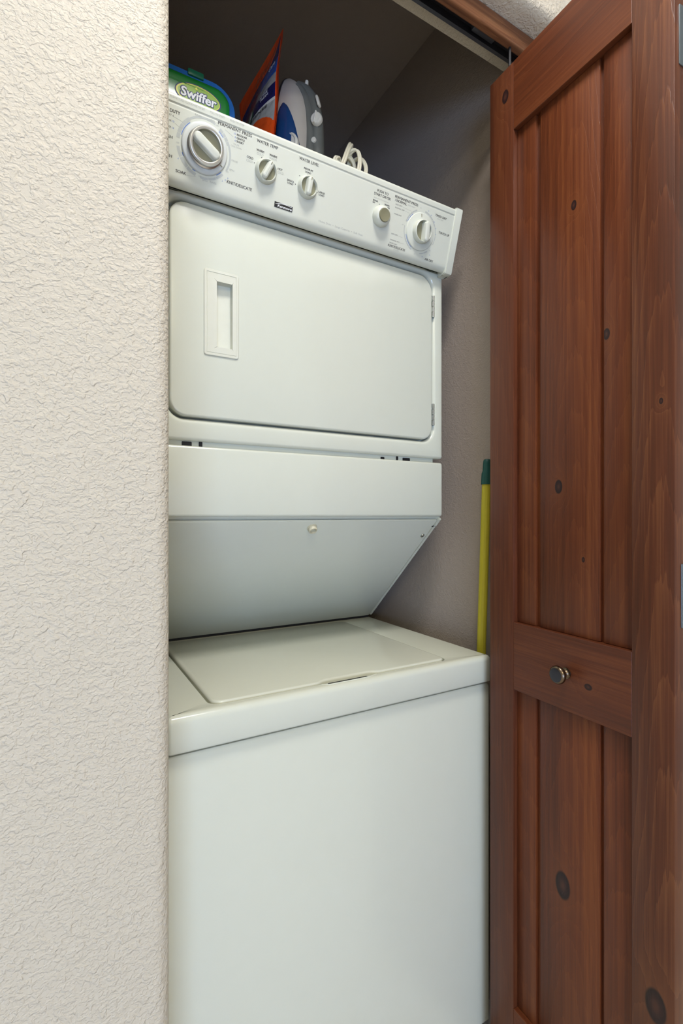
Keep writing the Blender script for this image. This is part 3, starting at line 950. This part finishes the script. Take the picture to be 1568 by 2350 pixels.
# cycle bands round the timer knob
C1 = (0.0858, 0.0712)
for a0, a1, r0, r1, ticks in ((177, 128, 0.0432, 0.0492, 5), (128, 70, 0.0450, 0.0482, 1), (58, 24, 0.0430, 0.0482, 4), (24, -28, 0.0448, 0.0482, 1), (-40, -96, 0.0440, 0.0478, 3), (-106, -168, 0.0438, 0.0492, 3)):
    st = (a1 - a0) / ticks
    for k in range(ticks):
        arc(bp_, C1[0], C1[1], r0, r1, a0 + st * k + (1.0 if k else 0) * (1 if st > 0 else -1), a0 + st * (k + 1), cm)
for a0, a1 in ((168, 131), (-148, -156), (-109, -117), (-40, -55), (57, 42)):
    arc(bb, C1[0], C1[1], 0.0412, 0.0424, a0, a1, cm)
C5 = (0.5770, 0.0645)
for a0, a1, r0, r1, ticks in ((113, 166, 0.0418, 0.0450, 6), (83, 30, 0.0420, 0.0452, 3), (30, -22, 0.0432, 0.0450, 2), (-50, -80, 0.0425, 0.0452, 2), (-112, -150, 0.0424, 0.0455, 3), (-150, -183, 0.0436, 0.0452, 1)):
    st = (a1 - a0) / ticks
    for k in range(ticks):
        arc(bp_, C5[0], C5[1], r0, r1, a0 + st * k + (1.0 if k else 0) * (1 if st > 0 else -1), a0 + st * (k + 1), cm)
for a0, a1 in ((131, 162), (-116, -160)): arc(bb, C5[0], C5[1], 0.0396, 0.0406, a0, a1, cm)
# thin leader lines
for (a, b, c, d) in ((0.0315, 0.1020, 0.0460, 0.0995), (0.0330, 0.0935, 0.0400, 0.0905), (0.1190, 0.1130, 0.1350, 0.1070), (0.0575, 0.0210, 0.0740, 0.0235), (0.520, 0.1000, 0.545, 0.0985), (0.528, 0.0940, 0.5405, 0.0930), (0.5195, 0.0415, 0.532, 0.0410), (0.527, 0.0290, 0.5375, 0.0300)):
    v = Vector((c - a, d - b)).normalized()
    q = Vector((-v.y, v.x)) * 0.00018
    f = bg.faces.new([bg.verts.new(cm(x, y)) for x, y in ((a + q.x, b + q.y), (c + q.x, d + q.y), (c - q.x, d - q.y), (a - q.x, b - q.y))])
for b_, mt, lb in ((bd, M['print_dark'], 'dark grey lettering'), (bg, M['print_grey'], 'small grey lettering'), (bb, M['print_blue'], 'blue cycle marks'), (bp_, M['print_pale'], 'pale grey cycle bands')):
    o = obj('printed_lettering', b_, mt, con, CM, smooth=0)
    o['label'] = lb
    o['kind'] = 'stuff'
# name badge: slanted black plate with white script and swoosh
bm = BM()
q = [(0.2250, 0.0276), (0.2632, 0.0274), (0.2632, 0.0180), (0.2250, 0.0180)]
stack(bm, [[Vector((u, v, H0 - 0.0002)) for u, v in q[::-1]], [Vector((u, v, H0 + 0.0005)) for u, v in q[::-1]]])
bg1 = obj('name_badge', bm, M['print_black'], con, CM, smooth=0)
bm = BM()
fb = lambda u, v: Vector((u, v, H0 + 0.0007))
text(bm, 'Kenmore', 0.2315, 0.0197, 0.0300, 0.0044, fb, 0.02, slant=0.20)
prev = None
for i in range(19):
    u = 0.2265 + 0.0345 * i / 18
    t_ = i / 18
    v = 0.0240 + 0.0030 * math.sin(t_ * PI * 0.85)
    hw = 0.00018 + 0.00035 * math.sin(PI * t_)
    a, b = bm.verts.new(fb(u, v + hw)), bm.verts.new(fb(u, v - hw))
    if prev: bm.faces.new((prev[0], prev[1], b, a))
    prev = (a, b)
disc(bm, 0.2600, 0.0262, 0.0009, fb, 8)
obj('badge_lettering', bm, M['print_white'], bg1, CM, smooth=0)


def knob(cs, ct, prof, mat, name='knob', ridge=None, insert=None, pointer=None, n=56, extra=None):
    m_ = CM @ Matrix.Translation((cs, ct, -0.001))
    bm = BM()
    lathe(bm, prof, n)
    k = obj(name, bm, mat, S, m_)
    if insert:
        r_, h = insert
        b = BM(); lathe(b, [(r_, h - 0.004), (r_, h), (0.0001, h)], n)
        obj('knob_insert', b, M['insert'], k, m_)
    if ridge:
        ang, ln, wd, h0, h1 = ridge
        b = BM()
        # rounded grip bar, wider at its foot
        outl = rrect(-ln, ln, -wd, wd, wd * 0.98, 8)
        loops = []
        for (f_, h) in ((-0.0025, h0), (-0.0008, h0 + 0.003), (0.0, h1 - 0.0035), (0.0010, h1 - 0.0015), (0.0024, h1 - 0.0003), (0.0036, h1)):
            loops.append([Vector((u, v, h)) for u, v in inset(outl, f_ if f_ > 0 else f_)])
        stack(b, loops)
        obj('knob_grip', b, mat if name != 'timer_knob' else M['white_plastic'], k, m_ @ Matrix.Rotation(R(ang), 4, 'Z'))
    if pointer:
        ang, r0, r1, wd, h = pointer
        b = BM()
        box(b, r0, r1, -wd, wd, h - 0.001, h + 0.0003)
        obj('pointer_mark', b, M['insert'], k, m_ @ Matrix.Rotation(R(ang), 4, 'Z'))
    return k, m_


wp = M['white_plastic']
# timer dial: pale skirt, chrome ring, olive face, diagonal grip
k, m_ = knob(C1[0], C1[1], [(0.0408, 0.0), (0.0408, 0.0012), (0.0396, 0.0030), (0.0385, 0.0036), (0.0310, 0.0042), (0.0302, 0.0040)], M['dial'], 'timer_knob', n=72,
             pointer=(-31, 0.0335, 0.0378, 0.0007, 0.0044), insert=(0.0262, 0.0115), ridge=(-30, 0.0262, 0.0082, 0.006, 0.0215))
bm = BM()
lathe(bm, [(0.0306, 0.003), (0.0318, 0.0048), (0.0318, 0.0068), (0.0296, 0.0082), (0.0296, 0.0110), (0.0305, 0.0135), (0.0303, 0.0165), (0.0292, 0.0182), (0.0262, 0.0188), (0.0248, 0.0182), (0.0242, 0.0168), (0.0240, 0.0110)], 72, m_, cap0=False, cap1=False)
obj('chrome_ring', bm, M['chrome'], k)
small = [(0.0212, 0.0), (0.0214, 0.0015), (0.0206, 0.0040), (0.0198, 0.0075), (0.0190, 0.0105), (0.0176, 0.0118), (0.0168, 0.0108), (0.0164, 0.0060), (0.0160, 0.0045)]
knob(0.2015, 0.0710, small, wp, 'water_temperature_knob', ridge=(64, 0.0168, 0.0058, 0.002, 0.0165), insert=(0.0163, 0.0060), pointer=(66, 0.0105, 0.0150, 0.0007, 0.0168))
knob(0.2893, 0.0700, [(r_ * 0.97, h) for r_, h in small], wp, 'water_level_knob', ridge=(86, 0.0162, 0.0058, 0.002, 0.0165), insert=(0.0158, 0.0060), pointer=(84, 0.0105, 0.0148, 0.0007, 0.0168))
bk, bmx = knob(0.4675, 0.0665, [(0.0212, 0.0), (0.0213, 0.0020), (0.0205, 0.0060), (0.0190, 0.0105), (0.0166, 0.0140), (0.0138, 0.0152), (0.0134, 0.0140)], wp, 'start_knob')
bm = BM()
lathe(bm, [(0.0131, 0.010), (0.0133, 0.0165), (0.0126, 0.0178), (0.0112, 0.0176), (0.0060, 0.0168), (0.0001, 0.0166)], 48, bmx)
obj('push_button', bm, M['insert'], bk)
kd, kmx = knob(C5[0], C5[1], [(0.0388, 0.0), (0.0388, 0.0010), (0.0378, 0.0024), (0.0250, 0.0046), (0.0240, 0.0040)], wp, 'dryer_timer_knob', n=72, pointer=(99, 0.0290, 0.0355, 0.0007, 0.0036))
bm = BM()
lathe(bm, [(0.0245, 0.002), (0.0248, 0.0065), (0.0240, 0.0120), (0.0230, 0.0150), (0.0215, 0.0160), (0.0206, 0.0150), (0.0202, 0.0065), (0.0200, 0.0062)], 64, kmx, cap0=False, cap1=False)
obj('knob_rim', bm, wp, kd)
bm = BM(); lathe(bm, [(0.0203, 0.004), (0.0203, 0.0066), (0.0001, 0.0066)], 48, kmx)
obj('knob_insert', bm, M['insert'], kd)
bm = BM()
outl = rrect(-0.0205, 0.0205, -0.0064, 0.0064, 0.0062, 8)
stack(bm, [[Vector((u, v, h)) for u, v in inset(outl, f_)] for f_, h in ((-0.002, 0.004), (-0.0006, 0.008), (0.0, 0.0185), (0.0012, 0.0202), (0.0028, 0.0210))])
obj('knob_grip', bm, wp, kd, kmx @ Matrix.Translation((0.007, 0, 0)) @ Matrix.Rotation(R(97), 4, 'Z'))

TOPZ = 1.8705      # resting height on top of the machine
obj('top_cover', rbox(XL, XR, 0.9265, YK, 1.8500, TOPZ - 0.0005, 0.002), wh, S)

# ------------------------------------------------------------------ plastic tub of wipes, on its side
TB = thing('wipes_tub', (0.20, 0.97, TOPZ), 'green plastic tub of floor wipes with blue lid standing on its long side', 'tub')
tx0, tx1 = 0.075 + 0.02, 0.2985
bm = BM()
ol = rrect(tx0, tx1, TOPZ + 0.006, 1.9770, (0.02, 0.02, 0.030, 0.030), 8)
loops = []
for (f_, y) in ((0.0100, 0.9385), (0.0045, 0.9392), (0.0018, 0.9412), (0.0004, 0.9450), (0.0, 0.9550), (0.001, 0.9985)):
    loops.append([Vector((x, y, max(z, TOPZ + 0.0022))) for x, z in inset(ol, f_)])
stack(bm, loops)
tb = obj('tub_body', bm, M['tub_green'], TB)
bm = BM()
# shallow raised ridge under the rim
tube(bm, [Vector((0.110, 0.9400, 1.9560)), Vector((0.180, 0.9392, 1.9568)), Vector((0.245, 0.9392, 1.9568)), Vector((0.272, 0.9400, 1.9530)), Vector((0.285, 0.9405, 1.9440))], 0.0016, 8)
obj('moulded_ridge', bm, M['tub_green'], tb)
bm = BM()
ol2 = rrect(tx0 - 0.008, tx1 + 0.0150, TOPZ + 0.0005, 1.9985, (0.02, 0.02, 0.046, 0.040), 8)
loops = []
for (f_, y) in ((0.004, 0.9560), (0.001, 0.9570), (0.0, 0.9590), (0.0, 0.9640), (0.0022, 0.9655), (0.0022, 0.9685), (0.0004, 0.9700), (0.0004, 0.9750), (0.003, 0.9775)):
    loops.append([Vector((x, y, z)) for x, z in inset(ol2, f_)])
stack(bm, loops)
obj('tub_lid', bm, M['tub_blue'], TB)
bm = BM()
box(bm, 0.2205, 0.2505, 0.9520, 0.9760, 1.9900, 2.0020, 0.002, 2)
obj('lid_latch', bm, M['latch'], TB)
ty = 0.93835
tm = lambda off: (lambda u, v: Vector((u, ty - off, v)))
rt_ = R(-1.0)
bm = BM()
disc(bm, 0.2365, 1.9410, 0.0430, tm(0.0002), 40, ry=0.0220)
obj('label_oval', bm, M['print_navy'], tb, smooth=0)
bm = BM()
disc(bm, 0.2362, 1.9412, 0.0408, tm(0.0004), 40, ry=0.0200)
obj('label_oval', bm, M['lime_yellow'], tb, smooth=0)
bm = BM()
disc(bm, 0.2370, 1.9412, 0.0385, tm(0.0006), 40, ry=0.0185)
obj('label_oval', bm, M['lime'], tb, smooth=0)
bm = BM()
text(bm, 'Swiffer', 0.2015, 1.9330, 0.0700, 0.0180, tm(0.0008), 0.075, slant=0.10)
obj('tub_lettering', bm, M['print_navy'], tb, smooth=0)
bm = BM()
text(bm, 'Swiffer', 0.2035, 1.9335, 0.0660, 0.0172, tm(0.0010), 0.028, slant=0.10)
obj('tub_lettering', bm, M['print_white'], tb, smooth=0)
bm = BM()
disc(bm, 0.2325, 1.9545, 0.0022, tm(0.0012), 14)
obj('tub_lettering', bm, M['lime_yellow'], tb, smooth=0)
bm = BM()
text(bm, 'Touch Open System', 0.1800, 1.9600, 0.0330, 0.0022, lambda u, v: Vector((u, 0.9378 + (0.0012 if v > 1.9 else 0), v - 0.0030)), 0.0)
obj('tub_lettering', bm, M['print_white'], tb, smooth=0)

# ------------------------------------------------------------------ printed stand-up pouch
Pn = Vector((0.404, 0.95, 0))
pd = Vector((-0.0744, 0.997, 0)).normalized()       # from the near seam to the far one
pn = Vector((-pd.y, pd.x, 0))                       # the printed face looks this way (towards the tub)
if pn.x > 0: pn = -pn
PWD, PH = 0.205, 0.297


def pouch_pt(s, t_, side):
    """s 0 near seam .. 1 far seam, t 0 bottom .. 1 top"""
    e = max(0.0, math.sin(PI * min(1, max(0, (s - 0.045) / 0.93)))) ** 0.75
    th = 0.040 * e * (1 - t_) ** 0.75 * (0.75 + 0.25 * math.cos(t_ * 2))
    if t_ > 0.90: th *= (1 - t_) / 0.10
    wob = 0.004 * math.sin(5.0 * t_ + 2.2 * s) * (1 - t_ * 0.2) + 0.0025 * math.sin(11 * t_ + 3 * s)
    lean = 0.010 * t_
    w_ = PWD * (1.0 - 0.03 * math.sin(PI * t_))
    q = Pn + pd * (s * w_) + pn * ((th if side else -0.25 * th) + wob) + Vector((lean - 0.006, 0, TOPZ + 0.0012 + t_ * PH * (1 - 0.085 * s)))
    return q


def pouch_col(s, t_, side):
    red = (0.72, 0.065, 0.010)
    navy = (0.010, 0.012, 0.095)
    blue_ = (0.015, 0.095, 0.42)
    silver = (0.36, 0.36, 0.35)
    white = (0.62, 0.62, 0.60)
    if s < 0.060 or s > 0.955: return red
    if t_ < 0.02: return red
    q_ = min(1.0, max(0.0, (s - 0.05) / 0.24))
    if t_ > 1.0 - 0.155 * q_ * (2 - q_): return red
    t_ = t_ - 0.05
    if not side: return (0.60, 0.06, 0.012) if t_ > 0.5 else navy
    # s2: reading direction, 0 at the far seam
    x = 1 - s
    if t_ > 0.665:
        # navy sweep over a lighter blue field
        edge = 0.93 - 0.30 * (x ** 1.3)
        if t_ > 0.775 + 0.0 * x or x < 0.62: return navy if (t_ > 0.645 + 0.30 * max(0.0, x - 0.55)) else blue_
        return blue_
    if x < 0.56 and t_ > 0.28:
        r_ = math.hypot((x - 0.34) / 0.30, (t_ - 0.52) / 0.17)
        if r_ < 0.42: return (0.02, 0.30, 0.09)
        if r_ < 0.62: return white
        if r_ < 0.72: return (0.01, 0.20, 0.07)
        if x < 0.22: return (0.65, 0.38, 0.02) if math.sin(40 * (t_ + x)) > 0.1 else ((0.5, 0.03, 0.02) if math.sin(17 * t_) > 0 else navy)
        return navy
    if t_ > 0.592: return silver
    if t_ > 0.485:
        return navy if x > 0.5 else (0.01, 0.05, 0.16)
    if t_ > 0.465: return white
    r_ = math.hypot((x - 0.62) / 0.37, (t_ - 0.21) / 0.20)
    if r_ < 1.0 and t_ < 0.415:
        return (0.74, 0.085, 0.012)
    if x < 0.30:
        return (0.60, 0.34, 0.02) if math.sin(55 * (t_ + 0.7 * x)) > 0.35 else navy
    if t_ < 0.16: return (0.60, 0.06, 0.012)
    return silver


obj('console_back', rbox(XL + 0.003, XR - 0.004, 0.9255, YD + 0.051, 1.7655, 1.851), wh, S)
bm = BM()
NS, NTt = 120, 190
cl = bm.loops.layers.float_color.new('print')
grid = {}
for side in (1, 0):
    for j in range(NTt + 1):
        for i in range(NS + 1):
            if side == 0 and (i in (0, NS) or j == NTt):
                grid[(0, i, j)] = grid[(1, i, j)]
                continue
            grid[(side, i, j)] = bm.verts.new(pouch_pt(i / NS, j / NTt, side))
    for j in range(NTt):
        for i in range(NS):
            vs_ = [grid[(side, i, j)], grid[(side, i + 1, j)], grid[(side, i + 1, j + 1)], grid[(side, i, j + 1)]]
            if len(set(vs_)) < 4: continue
            f = bm.faces.new(vs_)
            c = pouch_col((i + 0.5) / NS, (j + 0.5) / NTt, side)
            for lp in f.loops: lp[cl] = (c[0], c[1], c[2], 1)
for i in range(NS):   # bottom
    vs_ = [grid[(1, i, 0)], grid[(1, i + 1, 0)], grid[(0, i + 1, 0)], grid[(0, i, 0)]]
    vs_ = list(dict.fromkeys(vs_))
    if len(vs_) > 2:
        f = bm.faces.new(vs_)
        for lp in f.loops: lp[cl] = (0.6, 0.06, 0.012, 1)
PO = thing('detergent_pouch', (0.40, 1.05, TOPZ), 'orange and navy stand-up plastic pouch with pointed top between tub and iron', 'pouch')
po = obj('pouch_film', bm, M['pouch'], PO, smooth=60)


def pmap(u, v):      # u: metres from the far seam, v: metres above the top of the machine
    s = 1 - u / PWD
    q = pouch_pt(s, v / PH, 1)
    return q + pn * 0.0009


bm = BM()
text(bm, 'ACTIVE', 0.140, 0.1820, 0.030, 0.0055, pmap, 0.01)
text(bm, 'FRESH', 0.146, 0.1740, 0.027, 0.0055, pmap, 0.01)
text(bm, 'Care', 0.158, 0.236, 0.026, 0.011, pmap, 0.01)
obj('pouch_lettering', bm, M['print_white'], po, smooth=0)['kind'] = 'stuff'
bm = BM()
text(bm, 'ODOR', 0.098, 0.1560, 0.042, 0.0068, pmap, 0.01)
text(bm, 'DEFENSE', 0.098, 0.1470, 0.075, 0.0068, pmap, 0.01)
obj('pouch_lettering', bm, M['print_black'], po, smooth=0)['kind'] = 'stuff'

# ------------------------------------------------------------------ steam iron standing on its heel
ph_ = R(52)
e1 = Vector((math.cos(ph_), -math.sin(ph_), 0))     # from the soleplate to the handle
e2 = Vector((-math.sin(ph_), -math.cos(ph_), 0))    # towards the viewer side
IO = Vector((0.4560, 1.032, TOPZ + 0.001))
IR = thing('steam_iron', tuple(IO), 'silver steam iron with blue water tank standing on its heel', 'iron')


def ip(a, b, z): return IO + e1 * (a * 0.82) + e2 * b + Vector((0, 0, z * 1.045))


IH = 0.258


def lerp_tab(tab, z):
    for (z0, v0), (z1, v1) in zip(tab, tab[1:]):
        if z <= z1:
            q = (z - z0) / (z1 - z0)
            return v0 + (v1 - v0) * q
    return tab[-1][1]


wtab = [(0.0, 0.047), (0.05, 0.054), (0.10, 0.055), (0.15, 0.050), (0.19, 0.041), (0.22, 0.030), (0.24, 0.019), (0.252, 0.009), (0.258, 0.001)]
dtab = [(0.0, 0.066), (0.04, 0.072), (0.08, 0.078), (0.12, 0.081), (0.16, 0.079), (0.19, 0.072), (0.215, 0.060), (0.235, 0.043), (0.248, 0.026), (0.255, 0.012), (0.258, 0.004)]
zs = [IH * i / 30 for i in range(31)]


def shell_loop(z, d_scale=1.0, grow=0.0, a_from=0.0):
    w_ = lerp_tab(wtab, z) + grow
    d = (lerp_tab(dtab, z) + grow) * d_scale
    out = []
    n = 26
    for i in range(n + 1):
        th = PI * i / n
        b = w_ * math.cos(th)
        a = a_from + (d - a_from) * (max(0.0, math.sin(th)) ** 0.62)
        out.append((a, b))
    return out


bm = BM()
stack(bm, [[ip(a, b, z) for a, b in shell_loop(z, 1, 0, 0.006)] for z in zs])
sh = obj('iron_shell', bm, M['iron_shell'], IR, smooth=50)
bm = BM()
solel = []
for z in zs:
    w_ = lerp_tab(wtab, z) + 0.002
    solel.append([ip(0.0055, w_, z), ip(0.0055, -w_, z), ip(0.0, -w_ + 0.0015, z), ip(0.0, w_ - 0.0015, z)])
stack(bm, solel)
obj('soleplate', bm, M['iron_sole'], IR, smooth=30)
# water tank: a domed blue window following the shell on the viewer side
bm = BM()


def tank_edge(z):          # how far towards the handle the tank reaches at height z (fraction of depth)
    q = z / 0.17
    return (0.12 + 0.0 * q, 0.97 - 0.62 * q ** 1.7)


rows = []
N1, N2 = 22, 28
for j in range(N1 + 1):
    z = 0.004 + 0.165 * j / N1
    lo, hi = tank_edge(z)
    q = z / 0.170
    cen = 0.52 - 0.30 * q
    half = 0.50 * max(0.0, 1 - q ** 2.0) ** 0.55 + 0.004
    row = []
    for i in range(N2 + 1):
        fx = i / N2
        fr = cen - half + 2 * half * fx           # position between soleplate and handle
        fr = min(max(fr, 0.02), 0.985)
        w_ = lerp_tab(wtab, z)
        d = lerp_tab(dtab, z)
        a = 0.006 + (d - 0.006) * fr
        th = math.asin(min(1, max(0, fr)) ** (1 / 0.62))
        b = w_ * math.cos(th)
        bulge = 0.0045 * (max(0.0, math.sin(PI * fx)) ** 0.5) * (max(0.0, math.sin(PI * min(1, (j + 0.4) / (N1 + 0.8)))) ** 0.4)
        nrm = Vector((math.sin(th), math.cos(th)))
        row.append(bm.verts.new(ip(a + nrm.x * bulge, b + nrm.y * bulge + 0.0004, z)))
    rows.append(row)
for j in range(N1):
    for i in range(N2):
        bm.faces.new((rows[j][i], rows[j][i + 1], rows[j + 1][i + 1], rows[j + 1][i]))
tk = obj('water_tank', bm, M['iron_tank'], IR, smooth=60)
bm = BM()
# handle: a grip loop joining nose and heel
hpth = smooth_path([ip(0.040, 0, 0.232), ip(0.062, 0, 0.217), ip(0.080, 0, 0.190), ip(0.090, 0, 0.155), ip(0.094, 0, 0.110), ip(0.095, 0, 0.060), ip(0.093, 0, 0.020), ip(0.092, 0, 0.004)], 8)
loops = []
for i, p in enumerate(hpth):
    t_ = i / (len(hpth) - 1)
    d = (hpth[min(i + 1, len(hpth) - 1)] - hpth[max(i - 1, 0)]).normalized()
    if i > len(hpth) - 4: d = Vector((0, 0, -1))
    s_ = e2
    u_ = d.cross(s_).normalized()
    ra = 0.010 + 0.005 * math.sin(PI * t_)
    rb2 = 0.014 + 0.004 * t_
    loops.append([p + s_ * rb2 * math.cos(2 * PI * k / 16) + u_ * ra * math.sin(2 * PI * k / 16) for k in range(16)])
stack(bm, loops)
hdl = obj('iron_handle', bm, M['iron_grey'], IR, smooth=50)
bm = BM()
spine = smooth_path([ip(0.045, 0.002, 0.222), ip(0.062, 0.002, 0.198), ip(0.074, 0.002, 0.160), ip(0.078, 0.002, 0.110), ip(0.080, 0.002, 0.050), ip(0.080, 0.002, 0.003)], 8)
loops = [[p + e2 * 0.021 * math.cos(2 * PI * k / 16) + e1 * 0.013 * math.sin(2 * PI * k / 16) for k in range(16)] for p in spine]
stack(bm, loops)
obj('iron_spine', bm, M['iron_grey'], IR, smooth=50)
# spray nozzle, steam buttons, selector knob
bm = BM()
tube(bm, smooth_path([ip(0.054, 0.006, 0.216), ip(0.064, 0.006, 0.224), ip(0.067, 0.006, 0.234)], 6), [0.0060 - 0.0002 * i for i in range(13)], 12)
obj('spray_nozzle', bm, M['iron_white'], IR)
bm = BM()
box(bm, -0.003, 0.003, -0.006, 0.006, -0.012, 0.012, 0.0025, 2, mat=Matrix.Translation(ip(0.1035, 0.012, 0.178)) @ Matrix.Rotation(-ph_, 4, 'Z') @ Matrix.Rotation(R(-14), 4, 'Y'))
obj('steam_button', bm, M['iron_white'], hdl)
Mi = Matrix(((e1.x, 0, e2.x, 0), (e1.y, 0, e2.y, 0), (0, 1, 0, 0), (0, 0, 0, 1)))


def imat(a, b, z):
    q = Mi.copy()
    q.translation = ip(a, b, z)
    return q


bm = BM()
lathe(bm, [(0.0122, 0.0), (0.0126, 0.004), (0.0122, 0.009), (0.0110, 0.011), (0.0001, 0.0112)], 32, imat(0.103, 0.014, 0.136))
sk = obj('selector_knob', bm, M['iron_white'], IR)
bm = BM()
box(bm, -0.0015, 0.0015, -0.0122, 0.0122, 0.010, 0.0160, 0.001, 1, mat=imat(0.103, 0.014, 0.136) @ Matrix.Rotation(R(-12), 4, 'Z'))
obj('knob_rib', bm, M['iron_white'], sk)
bm = BM()
lathe(bm, [(0.0055, 0.0), (0.0055, 0.004), (0.0045, 0.005), (0.0001, 0.005)], 20, imat(0.094, 0.016, 0.096))
obj('round_button', bm, M['iron_white'], IR)
bm = BM()
lathe(bm, [(0.026, -0.004), (0.026, 0.003), (0.022, 0.0055), (0.0205, 0.0045), (0.0200, 0.0035), (0.0001, 0.0035)], 40, imat(0.036, 0.050, 0.076))
obj('thermostat_dial', bm, M['iron_white'], IR)
bm = BM()
tube(bm, smooth_path([ip(0.080, -0.01, 0.050), ip(0.098, -0.035, 0.085), ip(0.108, -0.055, 0.092), ip(0.113, -0.070, 0.062), ip(0.115, -0.080, 0.020), ip(0.110, -0.11, 0.006), ip(0.08, -0.15, 0.006)], 8), 0.0038, 10)
obj('power_cord', bm, M['black_cord'], IR)

# ------------------------------------------------------------------ coil of cream cord
bm = BM()


def cw(px, pz, y): return Vector((px, y, pz))


def flat_cord(path, wv):
    """two-core cord: two touching round cores"""
    pts_ = [Vector((p[0] - 0.016, p[1], p[2] + 0.013 * max(0.0, p[2] - base) / 0.083)) for p in path]
    for sgn in (-1, 1):
        tube(bm, [p + wv * sgn * 0.0024 for p in pts_], 0.0029, 10)


wv = Vector((0.75, 0, 0.25)).normalized()
base = TOPZ + 0.004
yy = 0.925
flat_cord(smooth_path([(0.535, 0.955, base), (0.552, 0.935, 1.895), (0.561, yy, 1.920), (0.572, yy, 1.945), (0.581, yy + 0.004, 1.9575), (0.586, yy + 0.016, 1.950), (0.590, yy + 0.03, 1.92), (0.596, yy + 0.035, base)], 8), Vector((0.9, -0.2, -0.4)).normalized())
flat_cord(smooth_path([(0.545, yy + 0.01, base), (0.557, yy + 0.008, 1.912), (0.570, yy + 0.010, 1.933), (0.585, yy + 0.012, 1.936), (0.597, yy + 0.015, 1.925), (0.606, yy + 0.02, 1.900), (0.60, yy + 0.03, base)], 8), Vector((0.3, 0, 0.95)).normalized())
flat_cord(smooth_path([(0.560, yy + 0.035, base), (0.570, yy + 0.025, 1.925), (0.582, yy + 0.004, 1.944), (0.592, yy - 0.004, 1.944), (0.597, yy - 0.006, 1.930), (0.594, yy - 0.006, 1.905), (0.586, yy - 0.002, base)], 8), Vector((0.95, 0.1, 0.1)).normalized())
flat_cord(smooth_path([(0.575, yy + 0.045, base), (0.592, yy + 0.035, 1.930), (0.602, yy + 0.012, 1.9410), (0.612, yy + 0.004, 1.936), (0.617, yy, 1.920), (0.612, yy, 1.900), (0.598, yy - 0.002, base)], 8), Vector((0.9, 0.1, 0.3)).normalized())
flat_cord(smooth_path([(0.530, yy + 0.012, base), (0.540, yy + 0.006, 1.915), (0.548, yy + 0.006, 1.924), (0.556, yy + 0.014, 1.921), (0.560, yy + 0.03, base)], 8), Vector((0.9, 0.1, 0.2)).normalized())
flat_cord(smooth_path([(0.520, yy + 0.004, base), (0.532, yy, 1.9065), (0.545, yy, 1.909), (0.558, yy, 1.897), (0.575, yy + 0.004, base)], 8), Vector((0.5, 0.1, 0.8)).normalized())
obj('coiled_cord', bm, M['cord'], label='cream two-core electric cord coiled on top of the dryer beside the iron', cat='cord')

# ------------------------------------------------------------------ yellow pole with a green cap
pb = Vector((0.8575, 0.866, 0.0))
pt = Vector((0.8920, 0.8450, 1.2925))
ax = (pt - pb).normalized()
MP = thing('broom', tuple(pb), 'yellow broom pole with dark green grip cap in the gap beside the washer', 'broom')
zx = ax
xx = Vector((1, 0, 0)) - zx * zx.x
xx.normalize()
yx = zx.cross(xx)
PM = Matrix(((xx.x, yx.x, zx.x, pb.x), (xx.y, yx.y, zx.y, pb.y), (xx.z, yx.z, zx.z, pb.z), (0, 0, 0, 1)))
Lp = (pt - pb).length
bm = BM()
n = 48
loops = []
for h in (0.10, Lp - 0.056):
    loops.append([Vector(((0.0105 + 0.00025 * math.cos(12 * 2 * PI * i / n)) * math.cos(2 * PI * i / n), (0.0105 + 0.00025 * math.cos(12 * 2 * PI * i / n)) * math.sin(2 * PI * i / n), h)) for i in range(n)])
stack(bm, loops)
obj('pole', bm, M['yellow'], MP, PM)
bm = BM()
lathe(bm, [(0.0128, Lp - 0.060), (0.0126, Lp - 0.045), (0.0122, Lp - 0.034), (0.0100, Lp - 0.028), (0.0096, Lp - 0.010), (0.0088, Lp - 0.003), (0.0066, Lp - 0.0005), (0.0001, Lp)], 32)
obj('grip_cap', bm, M['green_cap'], MP, PM)
bm = BM()
box(bm, -0.014, 0.014, -0.012, 0.10, 0.075, 0.105, 0.006, 2)
box(bm, -0.012, 0.012, -0.02, 0.12, 0.004, 0.078, 0.004, 2)
obj('broom_head', bm, M['green_cap'], MP, Matrix.Translation((pb.x + 0.006, pb.y, 0)))
